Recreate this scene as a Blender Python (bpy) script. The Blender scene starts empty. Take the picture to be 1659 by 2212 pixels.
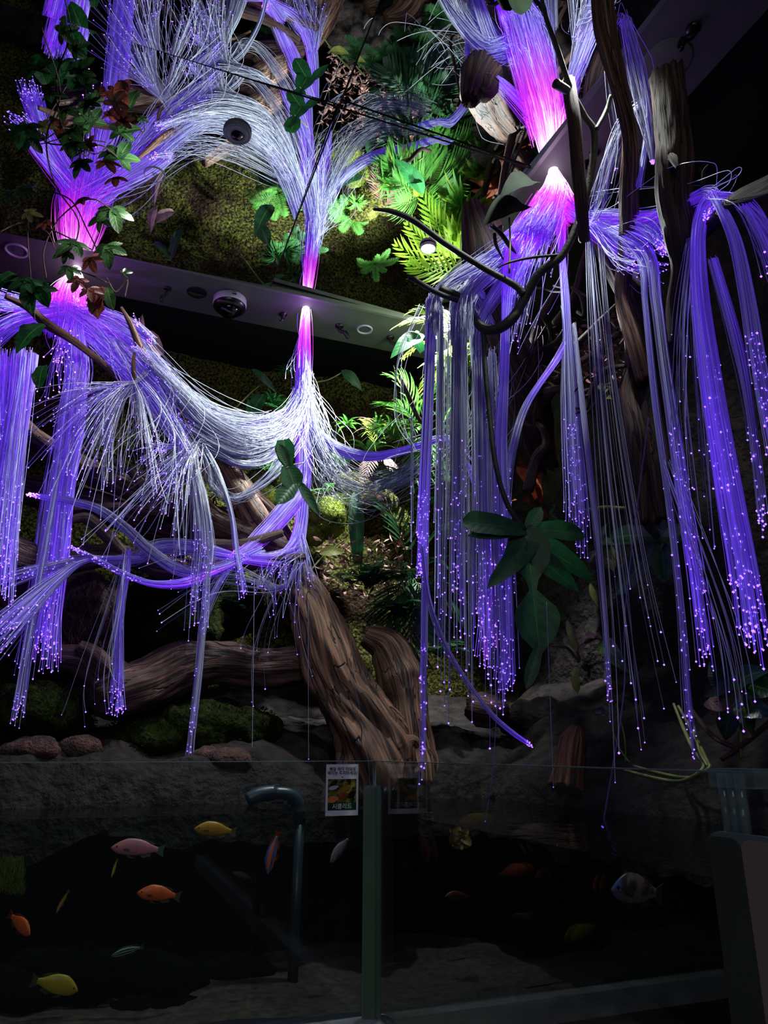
import bpy, bmesh, math, random
import numpy as np
from mathutils import Vector, noise, Matrix

# ------------------------------------------------------------------ camera, world, lights, exposure
sc = bpy.context.scene
COL = sc.collection
FPX, PITCH, EYE, H = 1560.0, math.radians(18.4), 1.55, 1.5      # H = ceiling height above the eye
CEIL = EYE + H
cd = bpy.data.cameras.new('camera')
cam = bpy.data.objects.new('camera', cd); COL.objects.link(cam)
cam.location = (0, 0, EYE); cam.rotation_euler = (math.pi / 2 + PITCH, 0, 0)
cd.sensor_fit = 'VERTICAL'; cd.sensor_height = 36.0; cd.lens = 36.0 * FPX / 2212.0
cd.clip_start = 0.02; cd.clip_end = 60
sc.camera = cam
sc.view_settings.view_transform = 'Standard'; sc.view_settings.look = 'None'
sc.view_settings.gamma = 1.0; sc.view_settings.use_curve_mapping = False
sc.view_settings.exposure = 0.0
sc.cycles.max_bounces = 10; sc.cycles.transparent_max_bounces = 24; sc.cycles.glossy_bounces = 6
sc.cycles.sample_clamp_indirect = 3.0; sc.cycles.caustics_reflective = False; sc.cycles.caustics_refractive = False
world = bpy.data.worlds.new('world'); sc.world = world; world.use_nodes = True
bg = world.node_tree.nodes['Background']
bg.inputs[0].default_value = (0.5, 0.6, 0.8, 1); bg.inputs[1].default_value = 0.012

T = math.radians(21.0); CT, ST = math.cos(T), math.sin(T)        # the room stands 21 degrees off the view
def W(a, b, z):                                                  # a: to the right along the back wall, b: towards the back wall, z: above the eye
    return Vector((a * CT - b * ST, a * ST + b * CT, z + EYE))
CAMP = Vector((0, 0, EYE))
def ray(px, py):
    u = (px - 829.5) / FPX; v = (1106 - py) / FPX
    return Vector((u, math.cos(PITCH) - v * math.sin(PITCH), math.sin(PITCH) + v * math.cos(PITCH)))
def P(px, py, b=None, a=None, z=None, m=False):                  # the point seen at a pixel on the plane b, a or z = const; m: seen in the ceiling mirror
    d = ray(px, py)
    if b is not None: t = b / (-d.x * ST + d.y * CT)
    elif a is not None: t = a / (d.x * CT + d.y * ST)
    else: t = z / d.z
    p = d * t
    if m: p.z = 2 * H - p.z
    return p + CAMP
def pxm(p, px=1.0):                                              # size in metres of px pixels at point p
    q = Vector(p) - CAMP
    return px * (q.y * math.cos(PITCH) + q.z * math.sin(PITCH)) / FPX
def PU(px, py, b, zmax=1.40):                                    # like P on plane b, but drawn nearer when it would rise through the ceiling
    p = P(px, py, b=b)
    if p.z - EYE > zmax: q = p - CAMP; p = CAMP + q * (zmax / q.z)
    return p
def R(a, b): return random.uniform(a, b)

def spot(name, loc, target, power, size, col=(1, 1, 1), rad=0.02, blend=0.4):
    l = bpy.data.lights.new(name, 'SPOT'); l.energy = power; l.spot_size = math.radians(size); l.color = col
    l.shadow_soft_size = rad; l.spot_blend = blend
    o = bpy.data.objects.new(name, l); COL.objects.link(o); o.location = loc
    o.rotation_euler = (Vector(target) - Vector(loc)).to_track_quat('-Z', 'Y').to_euler(); return o
def glowlamp(name, loc, power, col, rad=0.03):
    l = bpy.data.lights.new(name, 'POINT'); l.energy = power; l.color = col; l.shadow_soft_size = rad
    o = bpy.data.objects.new(name, l); COL.objects.link(o); o.location = loc; return o
def area(name, loc, target, power, sx, sy, col):
    l = bpy.data.lights.new(name, 'AREA'); l.energy = power; l.color = col; l.shape = 'RECTANGLE'; l.size = sx; l.size_y = sy
    o = bpy.data.objects.new(name, l); COL.objects.link(o); o.location = loc
    o.rotation_euler = (Vector(target) - Vector(loc)).to_track_quat('-Z', 'Y').to_euler(); return o
CW = (0.93, 1.0, 0.97)
spot('strip_spot_light', W(0.955, 1.972, 1.385), W(0.42, 1.66, 0.45), 215, 130, CW, 0.02, 0.35)
spot('mirror_spot_light', W(0.805, 1.711, 1.47), W(0.40, 2.15, 0.3), 62, 84, CW, 0.02, 0.6)
spot('right_spot_light', W(0.796, 0.917, 1.47), W(0.98, 1.42, 0.1), 34, 96, CW, 0.02, 0.8)
spot('centre_fill_light', W(0.168, 1.482, 1.47), W(0.25, 2.1, 0.2), 12, 60, CW, 0.02, 0.7)  # fill added at the sensor plate, which is no lamp
spot('left_spot_light', W(-0.018, 1.699, 1.47), W(-0.6, 2.1, 0.2), 12, 84, (1.0, 0.85, 0.9), 0.02, 0.8)
area('hall_fill_light', W(-0.6, -1.6, 1.3), W(0.1, 1.6, -0.3), 11.5, 1.8, 1.0, (0.95, 0.97, 1.0))  # soft fill added behind the camera, standing in for the hall's ambient light
PUR = (0.32, 0.06, 1.0)

# ------------------------------------------------------------------ materials
def lin(c):
    return tuple(((x / 12.92) if x <= 0.04045 else ((x + 0.055) / 1.055) ** 2.4) for x in c)
def newmat(name):
    m = bpy.data.materials.new(name); m.use_nodes = True
    nt = m.node_tree; return m, nt, nt.nodes['Principled BSDF'], nt.nodes['Material Output']
def pbr(name, c1, c2=None, rough=0.6, scale=20, bump=0.0, metal=0.0, spec=0.5, stretch=None, bscale=None, dist=0.002, detail=6, coat=0.0, uv=False, trans=0.0, contrast=(0.35, 0.65)):
    m, nt, b, out = newmat(name); N = nt.nodes; L = nt.links
    b.inputs['Roughness'].default_value = rough; b.inputs['Metallic'].default_value = metal
    b.inputs['Specular IOR Level'].default_value = spec; b.inputs['Coat Weight'].default_value = coat
    tc = N.new('ShaderNodeTexCoord'); mp = N.new('ShaderNodeMapping')
    L.new(tc.outputs['UV' if uv else 'Object'], mp.inputs[0])
    if stretch: mp.inputs['Scale'].default_value = stretch
    if c2 is not None:
        n = N.new('ShaderNodeTexNoise'); n.inputs['Scale'].default_value = scale; n.inputs['Detail'].default_value = detail
        L.new(mp.outputs[0], n.inputs['Vector'])
        r = N.new('ShaderNodeValToRGB'); r.color_ramp.elements[0].color = (*lin(c1), 1); r.color_ramp.elements[1].color = (*lin(c2), 1)
        r.color_ramp.elements[0].position, r.color_ramp.elements[1].position = contrast
        L.new(n.outputs[0], r.inputs[0]); L.new(r.outputs[0], b.inputs['Base Color'])
    else:
        b.inputs['Base Color'].default_value = (*lin(c1), 1)
    if bump:
        n2 = N.new('ShaderNodeTexNoise'); n2.inputs['Scale'].default_value = bscale or scale * 3; n2.inputs['Detail'].default_value = 8
        L.new(mp.outputs[0], n2.inputs['Vector'])
        bp = N.new('ShaderNodeBump'); bp.inputs['Strength'].default_value = bump; bp.inputs['Distance'].default_value = dist
        L.new(n2.outputs[0], bp.inputs['Height']); L.new(bp.outputs[0], b.inputs['Normal'])
    if trans:
        t = N.new('ShaderNodeBsdfTranslucent'); mx = N.new('ShaderNodeMixShader'); mx.inputs[0].default_value = trans
        if c2 is not None: L.new(r.outputs[0], t.inputs[0])
        else: t.inputs[0].default_value = (*lin(c1), 1)
        L.new(b.outputs[0], mx.inputs[1]); L.new(t.outputs[0], mx.inputs[2]); L.new(mx.outputs[0], out.inputs[0])
    return m
def leafmat(name, c1, c2, vein, rough=0.35, trans=0.3, rib=14, vw=0.06):
    # uv: x along the blade 0..1, y across -1..1; a paler midrib and slanting side veins
    m, nt, b, out = newmat(name); N = nt.nodes; L = nt.links
    tc = N.new('ShaderNodeTexCoord'); sp = N.new('ShaderNodeSeparateXYZ'); L.new(tc.outputs['UV'], sp.inputs[0])
    def mth(op, a, bb=None):
        q = N.new('ShaderNodeMath'); q.operation = op
        for i, x in enumerate((a, bb)):
            if x is None: continue
            if isinstance(x, (int, float)): q.inputs[i].default_value = x
            else: L.new(x, q.inputs[i])
        return q.outputs[0]
    ay = mth('ABSOLUTE', sp.outputs[1])
    mid = mth('LESS_THAN', ay, vw)
    ph = mth('SUBTRACT', mth('MULTIPLY', sp.outputs[0], rib), mth('MULTIPLY', ay, 1.6))
    fr = mth('FRACT', ph); side = mth('LESS_THAN', fr, 0.09)
    bulge = mth('SINE', mth('MULTIPLY', fr, math.pi))
    vn = mth('MAXIMUM', mid, mth('MULTIPLY', side, 0.22))
    n = N.new('ShaderNodeTexNoise'); n.inputs['Scale'].default_value = 40; n.inputs['Detail'].default_value = 4
    L.new(tc.outputs['Object'], n.inputs['Vector'])
    r = N.new('ShaderNodeValToRGB'); r.color_ramp.elements[0].color = (*lin(c1), 1); r.color_ramp.elements[1].color = (*lin(c2), 1)
    r.color_ramp.elements[0].position = 0.35; r.color_ramp.elements[1].position = 0.65
    L.new(n.outputs[0], r.inputs[0])
    mx = N.new('ShaderNodeMixRGB'); L.new(vn, mx.inputs[0]); L.new(r.outputs[0], mx.inputs[1]); mx.inputs[2].default_value = (*lin(vein), 1)
    L.new(mx.outputs[0], b.inputs['Base Color']); b.inputs['Roughness'].default_value = rough
    bp = N.new('ShaderNodeBump'); bp.inputs['Strength'].default_value = 0.2; bp.inputs['Distance'].default_value = 0.0012
    L.new(bulge, bp.inputs['Height']); L.new(bp.outputs[0], b.inputs['Normal'])
    t = N.new('ShaderNodeBsdfTranslucent'); L.new(mx.outputs[0], t.inputs[0])
    ms = N.new('ShaderNodeMixShader'); ms.inputs[0].default_value = trans
    L.new(b.outputs[0], ms.inputs[1]); L.new(t.outputs[0], ms.inputs[2]); L.new(ms.outputs[0], out.inputs[0])
    return m
def woodmat(name, c1, c2, c3, rough=0.75, fine=60, along=5.0):
    m, nt, b, out = newmat(name); N = nt.nodes; L = nt.links
    tc = N.new('ShaderNodeTexCoord'); mp = N.new('ShaderNodeMapping'); L.new(tc.outputs['UV'], mp.inputs[0])
    mp.inputs['Scale'].default_value = (along, fine, 1)
    n = N.new('ShaderNodeTexNoise'); n.inputs['Scale'].default_value = 1.0; n.inputs['Detail'].default_value = 8; n.inputs['Distortion'].default_value = 1.1
    L.new(mp.outputs[0], n.inputs['Vector'])
    r = N.new('ShaderNodeValToRGB'); e = r.color_ramp.elements
    e[0].color = (*lin(c1), 1); e[0].position = 0.36; e[1].color = (*lin(c3), 1); e[1].position = 0.66
    k = e.new(0.5); k.color = (*lin(c2), 1)
    L.new(n.outputs[0], r.inputs[0])
    n3 = N.new('ShaderNodeTexNoise'); n3.inputs['Scale'].default_value = 9; n3.inputs['Detail'].default_value = 5; L.new(tc.outputs['Object'], n3.inputs['Vector'])
    mx = N.new('ShaderNodeMixRGB'); mx.blend_type = 'MULTIPLY'; mx.inputs[0].default_value = 0.55
    L.new(r.outputs[0], mx.inputs[1])
    r3 = N.new('ShaderNodeValToRGB'); r3.color_ramp.elements[0].position = 0.35; r3.color_ramp.elements[0].color = (0.35, 0.28, 0.27, 1); r3.color_ramp.elements[1].position = 0.6
    L.new(n3.outputs[0], r3.inputs[0]); L.new(r3.outputs[0], mx.inputs[2])
    mp2 = N.new('ShaderNodeMapping'); L.new(tc.outputs['UV'], mp2.inputs[0]); mp2.inputs['Scale'].default_value = (4.0, 16, 1)
    n4 = N.new('ShaderNodeTexNoise'); n4.inputs['Detail'].default_value = 4; n4.inputs['Scale'].default_value = 1.0; n4.inputs['Distortion'].default_value = 0.8; L.new(mp2.outputs[0], n4.inputs['Vector'])
    s1 = N.new('ShaderNodeMath'); s1.operation = 'SUBTRACT'; L.new(n4.outputs[0], s1.inputs[0]); s1.inputs[1].default_value = 0.5
    s2 = N.new('ShaderNodeMath'); s2.operation = 'ABSOLUTE'; L.new(s1.outputs[0], s2.inputs[0])
    cr = N.new('ShaderNodeMapRange'); L.new(s2.outputs[0], cr.inputs[0]); cr.inputs[1].default_value = 0.0; cr.inputs[2].default_value = 0.022; cr.inputs[3].default_value = 0.15; cr.inputs[4].default_value = 1.0
    mk = N.new('ShaderNodeMixRGB'); mk.blend_type = 'MULTIPLY'; mk.inputs[0].default_value = 1.0; L.new(mx.outputs[0], mk.inputs[1]); L.new(cr.outputs[0], mk.inputs[2])
    L.new(mk.outputs[0], b.inputs['Base Color']); b.inputs['Roughness'].default_value = rough
    ad = N.new('ShaderNodeMath'); ad.operation = 'MULTIPLY_ADD'; L.new(n.outputs[0], ad.inputs[0]); ad.inputs[1].default_value = 0.8; L.new(cr.outputs[0], ad.inputs[2])
    bp = N.new('ShaderNodeBump'); bp.inputs['Strength'].default_value = 0.9; bp.inputs['Distance'].default_value = 0.005
    L.new(ad.outputs[0], bp.inputs['Height']); L.new(bp.outputs[0], b.inputs['Normal'])
    return m
def mossmat(name, c1, c2, c3):
    m, nt, b, out = newmat(name); N = nt.nodes; L = nt.links; tc = N.new('ShaderNodeTexCoord')
    def nz(s, d):
        n = N.new('ShaderNodeTexNoise'); n.inputs['Scale'].default_value = s; n.inputs['Detail'].default_value = d; L.new(tc.outputs['Object'], n.inputs['Vector']); return n.outputs[0]
    def ramp(x, a, c, p0, p1):
        r = N.new('ShaderNodeValToRGB'); r.color_ramp.elements[0].color = (*lin(a), 1); r.color_ramp.elements[1].color = (*lin(c), 1); r.color_ramp.elements[0].position = p0; r.color_ramp.elements[1].position = p1; L.new(x, r.inputs[0]); return r.outputs[0]
    fine = nz(110, 6); base = ramp(fine, c1, c2, .40, .66)
    patch = nz(5, 6); pr = N.new('ShaderNodeMapRange'); L.new(patch, pr.inputs[0]); pr.inputs[1].default_value = .52; pr.inputs[2].default_value = .62
    brown = ramp(fine, (c1[0], c1[1] * .8, c1[2]), c3, .4, .66)
    mx = N.new('ShaderNodeMixRGB'); L.new(pr.outputs[0], mx.inputs[0]); L.new(base, mx.inputs[1]); L.new(brown, mx.inputs[2]); L.new(mx.outputs[0], b.inputs['Base Color'])
    b.inputs['Roughness'].default_value = .95; b.inputs['Specular IOR Level'].default_value = .1
    bp = N.new('ShaderNodeBump'); bp.inputs['Strength'].default_value = 1.0; bp.inputs['Distance'].default_value = .02; L.new(nz(70, 8), bp.inputs['Height']); L.new(bp.outputs[0], b.inputs['Normal']); return m
def emit(name, col, s):
    m, nt, b, out = newmat(name); b.inputs['Base Color'].default_value = (*col, 1)
    b.inputs['Emission Color'].default_value = (*col, 1); b.inputs['Emission Strength'].default_value = s; return m
def glassmat(name, tint=(1, 1, 1), ior=1.45, rough=0.0, haze=0.0, hazecol=(0.5, 0.6, 0.6), bump=0.0, bscale=30, fac=1.0):
    m, nt, b, out = newmat(name); N = nt.nodes; L = nt.links; N.remove(b)
    tr = N.new('ShaderNodeBsdfTransparent'); tr.inputs[0].default_value = (*tint, 1)
    gl = N.new('ShaderNodeBsdfGlossy'); gl.inputs['Roughness'].default_value = rough
    fr = N.new('ShaderNodeFresnel'); ge = N.new('ShaderNodeNewGeometry'); io = N.new('ShaderNodeMath'); io.operation = 'MULTIPLY_ADD'
    L.new(ge.outputs['Backfacing'], io.inputs[0]); io.inputs[1].default_value = 1 / ior - ior; io.inputs[2].default_value = ior; L.new(io.outputs[0], fr.inputs[0])
    mx = N.new('ShaderNodeMixShader'); L.new(tr.outputs[0], mx.inputs[1]); L.new(gl.outputs[0], mx.inputs[2])
    if fac != 1.0:
        q = N.new('ShaderNodeMath'); q.operation = 'MULTIPLY'; q.inputs[1].default_value = fac; q.use_clamp = True
        L.new(fr.outputs[0], q.inputs[0]); L.new(q.outputs[0], mx.inputs[0])
    else: L.new(fr.outputs[0], mx.inputs[0])
    last = mx
    if haze:
        df = N.new('ShaderNodeBsdfDiffuse'); df.inputs[0].default_value = (*hazecol, 1)
        m2 = N.new('ShaderNodeMixShader'); m2.inputs[0].default_value = haze
        L.new(mx.outputs[0], m2.inputs[1]); L.new(df.outputs[0], m2.inputs[2]); last = m2
    if bump:
        tc = N.new('ShaderNodeTexCoord'); n2 = N.new('ShaderNodeTexNoise'); n2.inputs['Scale'].default_value = bscale; n2.inputs['Detail'].default_value = 3
        L.new(tc.outputs['Object'], n2.inputs['Vector'])
        bp = N.new('ShaderNodeBump'); bp.inputs['Strength'].default_value = bump; bp.inputs['Distance'].default_value = 0.01
        L.new(n2.outputs[0], bp.inputs['Height']); L.new(bp.outputs[0], gl.inputs['Normal']); L.new(bp.outputs[0], fr.inputs['Normal'])
    L.new(last.outputs[0], out.inputs[0]); return m
def fibremat():
    m, nt, b, out = newmat('side_glow_fibre'); N = nt.nodes; L = nt.links
    b.inputs['Roughness'].default_value = 0.22
    at = N.new('ShaderNodeAttribute'); at.attribute_name = 'glow'
    mr = N.new('ShaderNodeMixRGB'); mr.inputs[1].default_value = (0.14, 0.14, 0.20, 1); mr.inputs[2].default_value = (0.88, 0.93, 1.0, 1)
    L.new(at.outputs['Alpha'], mr.inputs[0]); L.new(mr.outputs[0], b.inputs['Base Color'])
    L.new(at.outputs['Color'], b.inputs['Emission Color']); b.inputs['Emission Strength'].default_value = 1.0
    t = N.new('ShaderNodeBsdfTranslucent'); L.new(mr.outputs[0], t.inputs[0])
    ms = N.new('ShaderNodeMixShader'); ms.inputs[0].default_value = 0.5
    L.new(b.outputs[0], ms.inputs[1]); L.new(t.outputs[0], ms.inputs[2])
    tp = N.new('ShaderNodeBsdfTransparent'); m3 = N.new('ShaderNodeMixShader'); m3.inputs[0].default_value = 0.12
    L.new(ms.outputs[0], m3.inputs[1]); L.new(tp.outputs[0], m3.inputs[2]); L.new(m3.outputs[0], out.inputs[0])
    m.cycles.emission_sampling = 'NONE'; return m
M = {}
M['fibre'] = fibremat()
M['tip'] = emit('lit_fibre_tip', (0.22, 0.10, 1.0), 4.0); M['tip'].cycles.emission_sampling = 'NONE'
M['tiphot'] = emit('pink_fibre_tip', (0.6, 0.2, 1.0), 4.5); M['tiphot'].cycles.emission_sampling = 'NONE'
M['strip'] = pbr('grey_painted_soffit', (0.36, 0.36, 0.37), (0.40, 0.40, 0.40), 0.55, 3)
M['stripedge'] = pbr('brushed_edge', (0.5, 0.52, 0.5), None, 0.35, metal=0.3)
M['dark'] = pbr('black_recess', (0.03, 0.03, 0.05), None, 0.9)
M['black'] = pbr('black_plastic', (0.06, 0.06, 0.07), None, 0.3)
M['white'] = pbr('white_plastic', (0.85, 0.85, 0.88), None, 0.4)
M['grey'] = pbr('grey_plastic', (0.55, 0.57, 0.57), None, 0.4)
M['mirror'] = pbr('ceiling_mirror', (0.90, 0.92, 0.92), None, 0.0, metal=1.0)
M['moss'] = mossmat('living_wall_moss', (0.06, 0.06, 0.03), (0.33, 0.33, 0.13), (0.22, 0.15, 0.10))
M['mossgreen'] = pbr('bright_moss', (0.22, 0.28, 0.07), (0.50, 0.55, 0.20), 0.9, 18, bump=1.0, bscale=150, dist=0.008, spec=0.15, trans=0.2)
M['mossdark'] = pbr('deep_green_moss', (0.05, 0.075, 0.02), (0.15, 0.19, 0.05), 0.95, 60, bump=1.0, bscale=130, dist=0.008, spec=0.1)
M['soil'] = pbr('dark_rocky_soil', (0.035, 0.028, 0.032), (0.17, 0.135, 0.13), 0.85, 26, bump=1.0, bscale=45, dist=0.02, spec=0.3)
M['rock'] = pbr('dark_tank_rock', (0.012, 0.010, 0.009), (0.04, 0.032, 0.028), 0.95, 6, spec=0.05, bump=1.0, bscale=25, dist=0.02)
M['rim'] = pbr('mottled_rock_rim', (0.03, 0.027, 0.035), (0.17, 0.155, 0.17), 0.75, 16, bump=1.0, bscale=50, dist=0.015, contrast=(0.42, 0.72))
M['sand'] = pbr('tank_sand', (0.15, 0.125, 0.115), (0.27, 0.23, 0.205), 0.95, 60, bump=0.6, bscale=200)
M['wood'] = woodmat('weathered_driftwood', (0.10, 0.06, 0.05), (0.42, 0.29, 0.22), (0.66, 0.49, 0.38))
M['wooddark'] = woodmat('dark_driftwood', (0.06, 0.035, 0.03), (0.25, 0.16, 0.13), (0.40, 0.27, 0.21))
M['woodpink'] = woodmat('purplish_driftwood', (0.07, 0.04, 0.04), (0.30, 0.19, 0.17), (0.48, 0.34, 0.30))
M['woodorange'] = woodmat('splintered_orange_wood', (0.10, 0.04, 0.03), (0.36, 0.17, 0.11), (0.58, 0.40, 0.28), fine=30)
M['root'] = pbr('fibrous_root_mass', (0.10, 0.06, 0.055), (0.34, 0.22, 0.20), 0.9, 45, bump=1.0, bscale=160, dist=0.01)
M['vine'] = pbr('dark_vine_bark', (0.10, 0.11, 0.08), (0.20, 0.21, 0.16), 0.6, 60, bump=0.4)
M['greenstem'] = pbr('green_stem', (0.30, 0.36, 0.16), (0.45, 0.48, 0.24), 0.5, 30)
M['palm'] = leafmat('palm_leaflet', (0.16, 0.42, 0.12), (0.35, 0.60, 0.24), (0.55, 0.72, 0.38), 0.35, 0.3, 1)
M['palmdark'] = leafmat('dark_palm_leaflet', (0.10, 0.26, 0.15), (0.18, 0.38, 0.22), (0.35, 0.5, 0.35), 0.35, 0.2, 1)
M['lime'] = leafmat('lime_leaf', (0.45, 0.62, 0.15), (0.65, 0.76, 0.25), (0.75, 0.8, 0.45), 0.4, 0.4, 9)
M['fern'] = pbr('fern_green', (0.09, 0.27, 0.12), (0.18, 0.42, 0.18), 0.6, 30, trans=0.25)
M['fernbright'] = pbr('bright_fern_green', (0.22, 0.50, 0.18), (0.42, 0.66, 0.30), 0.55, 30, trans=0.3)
M['philo'] = leafmat('philodendron_leaf', (0.08, 0.27, 0.14), (0.14, 0.36, 0.18), (0.20, 0.42, 0.25), 0.5, 0.2, 9, 0.035)
M['philodark'] = leafmat('dark_philodendron_leaf', (0.05, 0.20, 0.11), (0.09, 0.29, 0.14), (0.25, 0.40, 0.16), 0.35, 0.2, 8)
M['pad'] = pbr('dull_dark_leaf', (.05, .09, .05), (.08, .12, .07), .85, 30, spec=.15)
M['ivy'] = leafmat('ivy_leaf', (0.10, 0.21, 0.11), (0.17, 0.31, 0.15), (0.32, 0.42, 0.26), 0.3, 0.15, 6)
M['redleaf'] = leafmat('dry_red_leaf', (0.25, 0.10, 0.09), (0.42, 0.20, 0.15), (0.5, 0.3, 0.22), 0.5, 0.25, 6)
M['pinkleaf'] = leafmat('dry_pink_leaf', (0.50, 0.36, 0.36), (0.68, 0.52, 0.50), (0.75, 0.6, 0.58), 0.6, 0.25, 6)
M['yellowleaf'] = leafmat('olive_yellow_leaf', (0.38, 0.42, 0.16), (0.55, 0.56, 0.26), (0.62, 0.62, 0.36), 0.5, 0.25, 7)
M['bark'] = pbr('orange_dry_bark', (0.38, 0.17, 0.10), (0.85, 0.45, 0.32), 0.7, 14, bump=1.0, bscale=40, dist=0.01)
M['pane'] = glassmat('tank_glass', (0.93, 0.96, 0.95), 1.5, 0.0, haze=0.008, hazecol=(0.5, 0.52, 0.58))
M['edge'] = pbr('glass_edge', (0.42, 0.50, 0.52), None, 0.25)
M['clear'] = glassmat('clear_acrylic', (0.80, 0.88, 0.90), 1.5, 0.08, haze=0.14, hazecol=(0.5, 0.62, 0.68))
M['water'] = glassmat('water_surface', (0.40, 0.46, 0.45), 1.33, 0.02, bump=0.25, bscale=14)
M['frost'] = pbr('frosted_grey_post', (0.42, 0.52, 0.42), (0.30, 0.34, 0.33), 0.3, 1.5, spec=0.4)
M['postdark'] = pbr('dark_grey_post', (0.24, 0.26, 0.25), (0.30, 0.31, 0.29), 0.35, 1.5)
M['postreflect'] = pbr('reflected_tan_face', (0.74, 0.60, 0.52), (0.60, 0.55, 0.55), 0.3, 2.5)  # tan tone paints in the warm hall reflections on this face
M['rail'] = pbr('grey_sealed_rail', (0.80, 0.82, 0.86), (0.62, 0.64, 0.68), 0.4, 20)
M['pipe'] = pbr('blue_grey_pipe', (0.16, 0.22, 0.26), None, 0.35)

# ------------------------------------------------------------------ mesh helpers
class MB:
    def __init__(s): s.v = []; s.f = []; s.uv = []; s.mi = []
    def add(s, vs, fs, uvs=None, mi=0):
        o = len(s.v); s.v += [tuple(x) for x in vs]; s.uv += (uvs if uvs else [(0, 0)] * len(vs))
        s.f += [tuple(i + o for i in f) for f in fs]; s.mi += [mi] * len(fs)
    def build(s, name, mat, parent=None, smooth=True, loc=None):
        me = bpy.data.meshes.new(name)
        vs = s.v
        org = Vector((0, 0, 0))
        if parent is not None: org = parent.matrix_basis.translation if parent.parent is None else org_of(parent)
        elif loc is not None: org = Vector(loc)
        me.from_pydata([(x - org.x, y - org.y, z - org.z) for x, y, z in vs], [], s.f)
        mats = mat if isinstance(mat, (list, tuple)) else [mat]
        for q in mats: me.materials.append(q)
        if len(mats) > 1: me.polygons.foreach_set('material_index', s.mi)
        if smooth: me.polygons.foreach_set('use_smooth', [True] * len(me.polygons))
        ul = me.uv_layers.new(name='UVMap'); li = np.zeros(len(me.loops), dtype=np.int32); me.loops.foreach_get('vertex_index', li)
        if len(li): ul.data.foreach_set('uv', np.array(s.uv, dtype=np.float32)[li].ravel())
        me.update()
        o = bpy.data.objects.new(name, me); COL.objects.link(o)
        if parent is not None: o.parent = parent
        else: o.location = org
        return o
def org_of(o):
    p = Vector((0, 0, 0))
    while o is not None: p += Vector(o.location); o = o.parent
    return p
def thing(name, label, cat, loc=(0, 0, 0), group=None):
    o = bpy.data.objects.new(name, None); COL.objects.link(o); o.location = loc; o.empty_display_size = 0.05
    o['label'] = label; o['category'] = cat
    if group: o['group'] = group
    return o
def tag(o, label=None, cat=None, group=None, kind=None):
    if label: o['label'] = label
    if cat: o['category'] = cat
    if group: o['group'] = group
    if kind: o['kind'] = kind
    return o
def box_room(mb, a0, a1, b0, b1, z0, z1, mi=0):
    c = [W(a, b, z) for z in (z0, z1) for a, b in ((a0, b0), (a1, b0), (a1, b1), (a0, b1))]
    mb.add(c, [(0, 3, 2, 1), (4, 5, 6, 7), (0, 1, 5, 4), (1, 2, 6, 5), (2, 3, 7, 6), (3, 0, 4, 7)], mi=mi)
def catmull(pts, n):
    pts = [np.array(p, float) for p in pts]
    if len(pts) == 2: return [pts[0] + (pts[1] - pts[0]) * i / (n - 1) for i in range(n)]
    q = [2 * pts[0] - pts[1]] + pts + [2 * pts[-1] - pts[-2]]; out = []; ns = len(pts) - 1
    for i in range(n):
        t = i / (n - 1) * ns; k = min(int(t), ns - 1); u = t - k
        a, b, c, d = q[k:k + 4]
        out.append(0.5 * ((2 * b) + (-a + c) * u + (2 * a - 5 * b + 4 * c - d) * u * u + (-a + 3 * b - 3 * c + d) * u ** 3))
    return out
def tube(mb, pts, rads, sides=8, n=None, rough=0.0, flute=0.0, seed=0, caps=True, mi=0, twist=0.0, jag=0.0):
    n = n or max(2, (len(pts) - 1) * 6 + 1)
    C = catmull(pts, n) if n != len(pts) else [np.array(p, float) for p in pts]
    rr = np.interp(np.linspace(0, len(rads) - 1, n), range(len(rads)), rads)
    up = Vector((0.13, -0.9, 0.41)).normalized(); vs = []; uv = []; L = 0
    u = None
    for i in range(n):
        a = Vector(C[max(0, i - 1)]); b = Vector(C[min(n - 1, i + 1)]); t = (b - a).normalized() if (b - a).length > 1e-9 else Vector((0, 0, 1))
        if u is None: u = t.cross(up).normalized() if t.cross(up).length > 1e-3 else t.orthogonal().normalized()
        else: u = (u - t * u.dot(t)).normalized()
        w = t.cross(u); c = Vector(C[i])
        if i: L += (c - Vector(C[i - 1])).length
        for k in range(sides + 1):
            th = 2 * math.pi * (k % sides) / sides; tw = th + twist * L
            d = u * math.cos(th) + w * math.sin(th); r = rr[i]
            if rough or flute:
                fl = noise.noise(Vector((math.cos(tw) * 2.6 + seed, math.sin(tw) * 2.6, L * 2.2))) + 0.5 * noise.noise(Vector((math.cos(tw) * 6 + seed, math.sin(tw) * 6, L * 4)))
                kn = noise.noise((c + d * r) * 9 + Vector((seed, 0, 0)))
                r = r * (1 + flute * fl + rough * kn)
            q = c + d * r
            if jag and (i == 0 or i == n - 1): q += t * jag * noise.noise(Vector((th * 3, seed, i))) * rr[i]
            vs.append(q); uv.append((L * 1.0, k / sides * 0.6 + 0.03 * seed))
    S = sides + 1; fs = []
    for i in range(n - 1):
        for k in range(sides):
            a = i * S + k; fs.append((a, a + 1, a + S + 1, a + S))
    if caps:
        vs.append(Vector(C[0])); uv.append((0, 0)); vs.append(Vector(C[-1])); uv.append((L, 0))
        for k in range(sides):
            fs.append((k + 1, k, n * S)); fs.append(((n - 1) * S + k, (n - 1) * S + k + 1, n * S + 1))
    mb.add(vs, fs, uv, mi)
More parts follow.
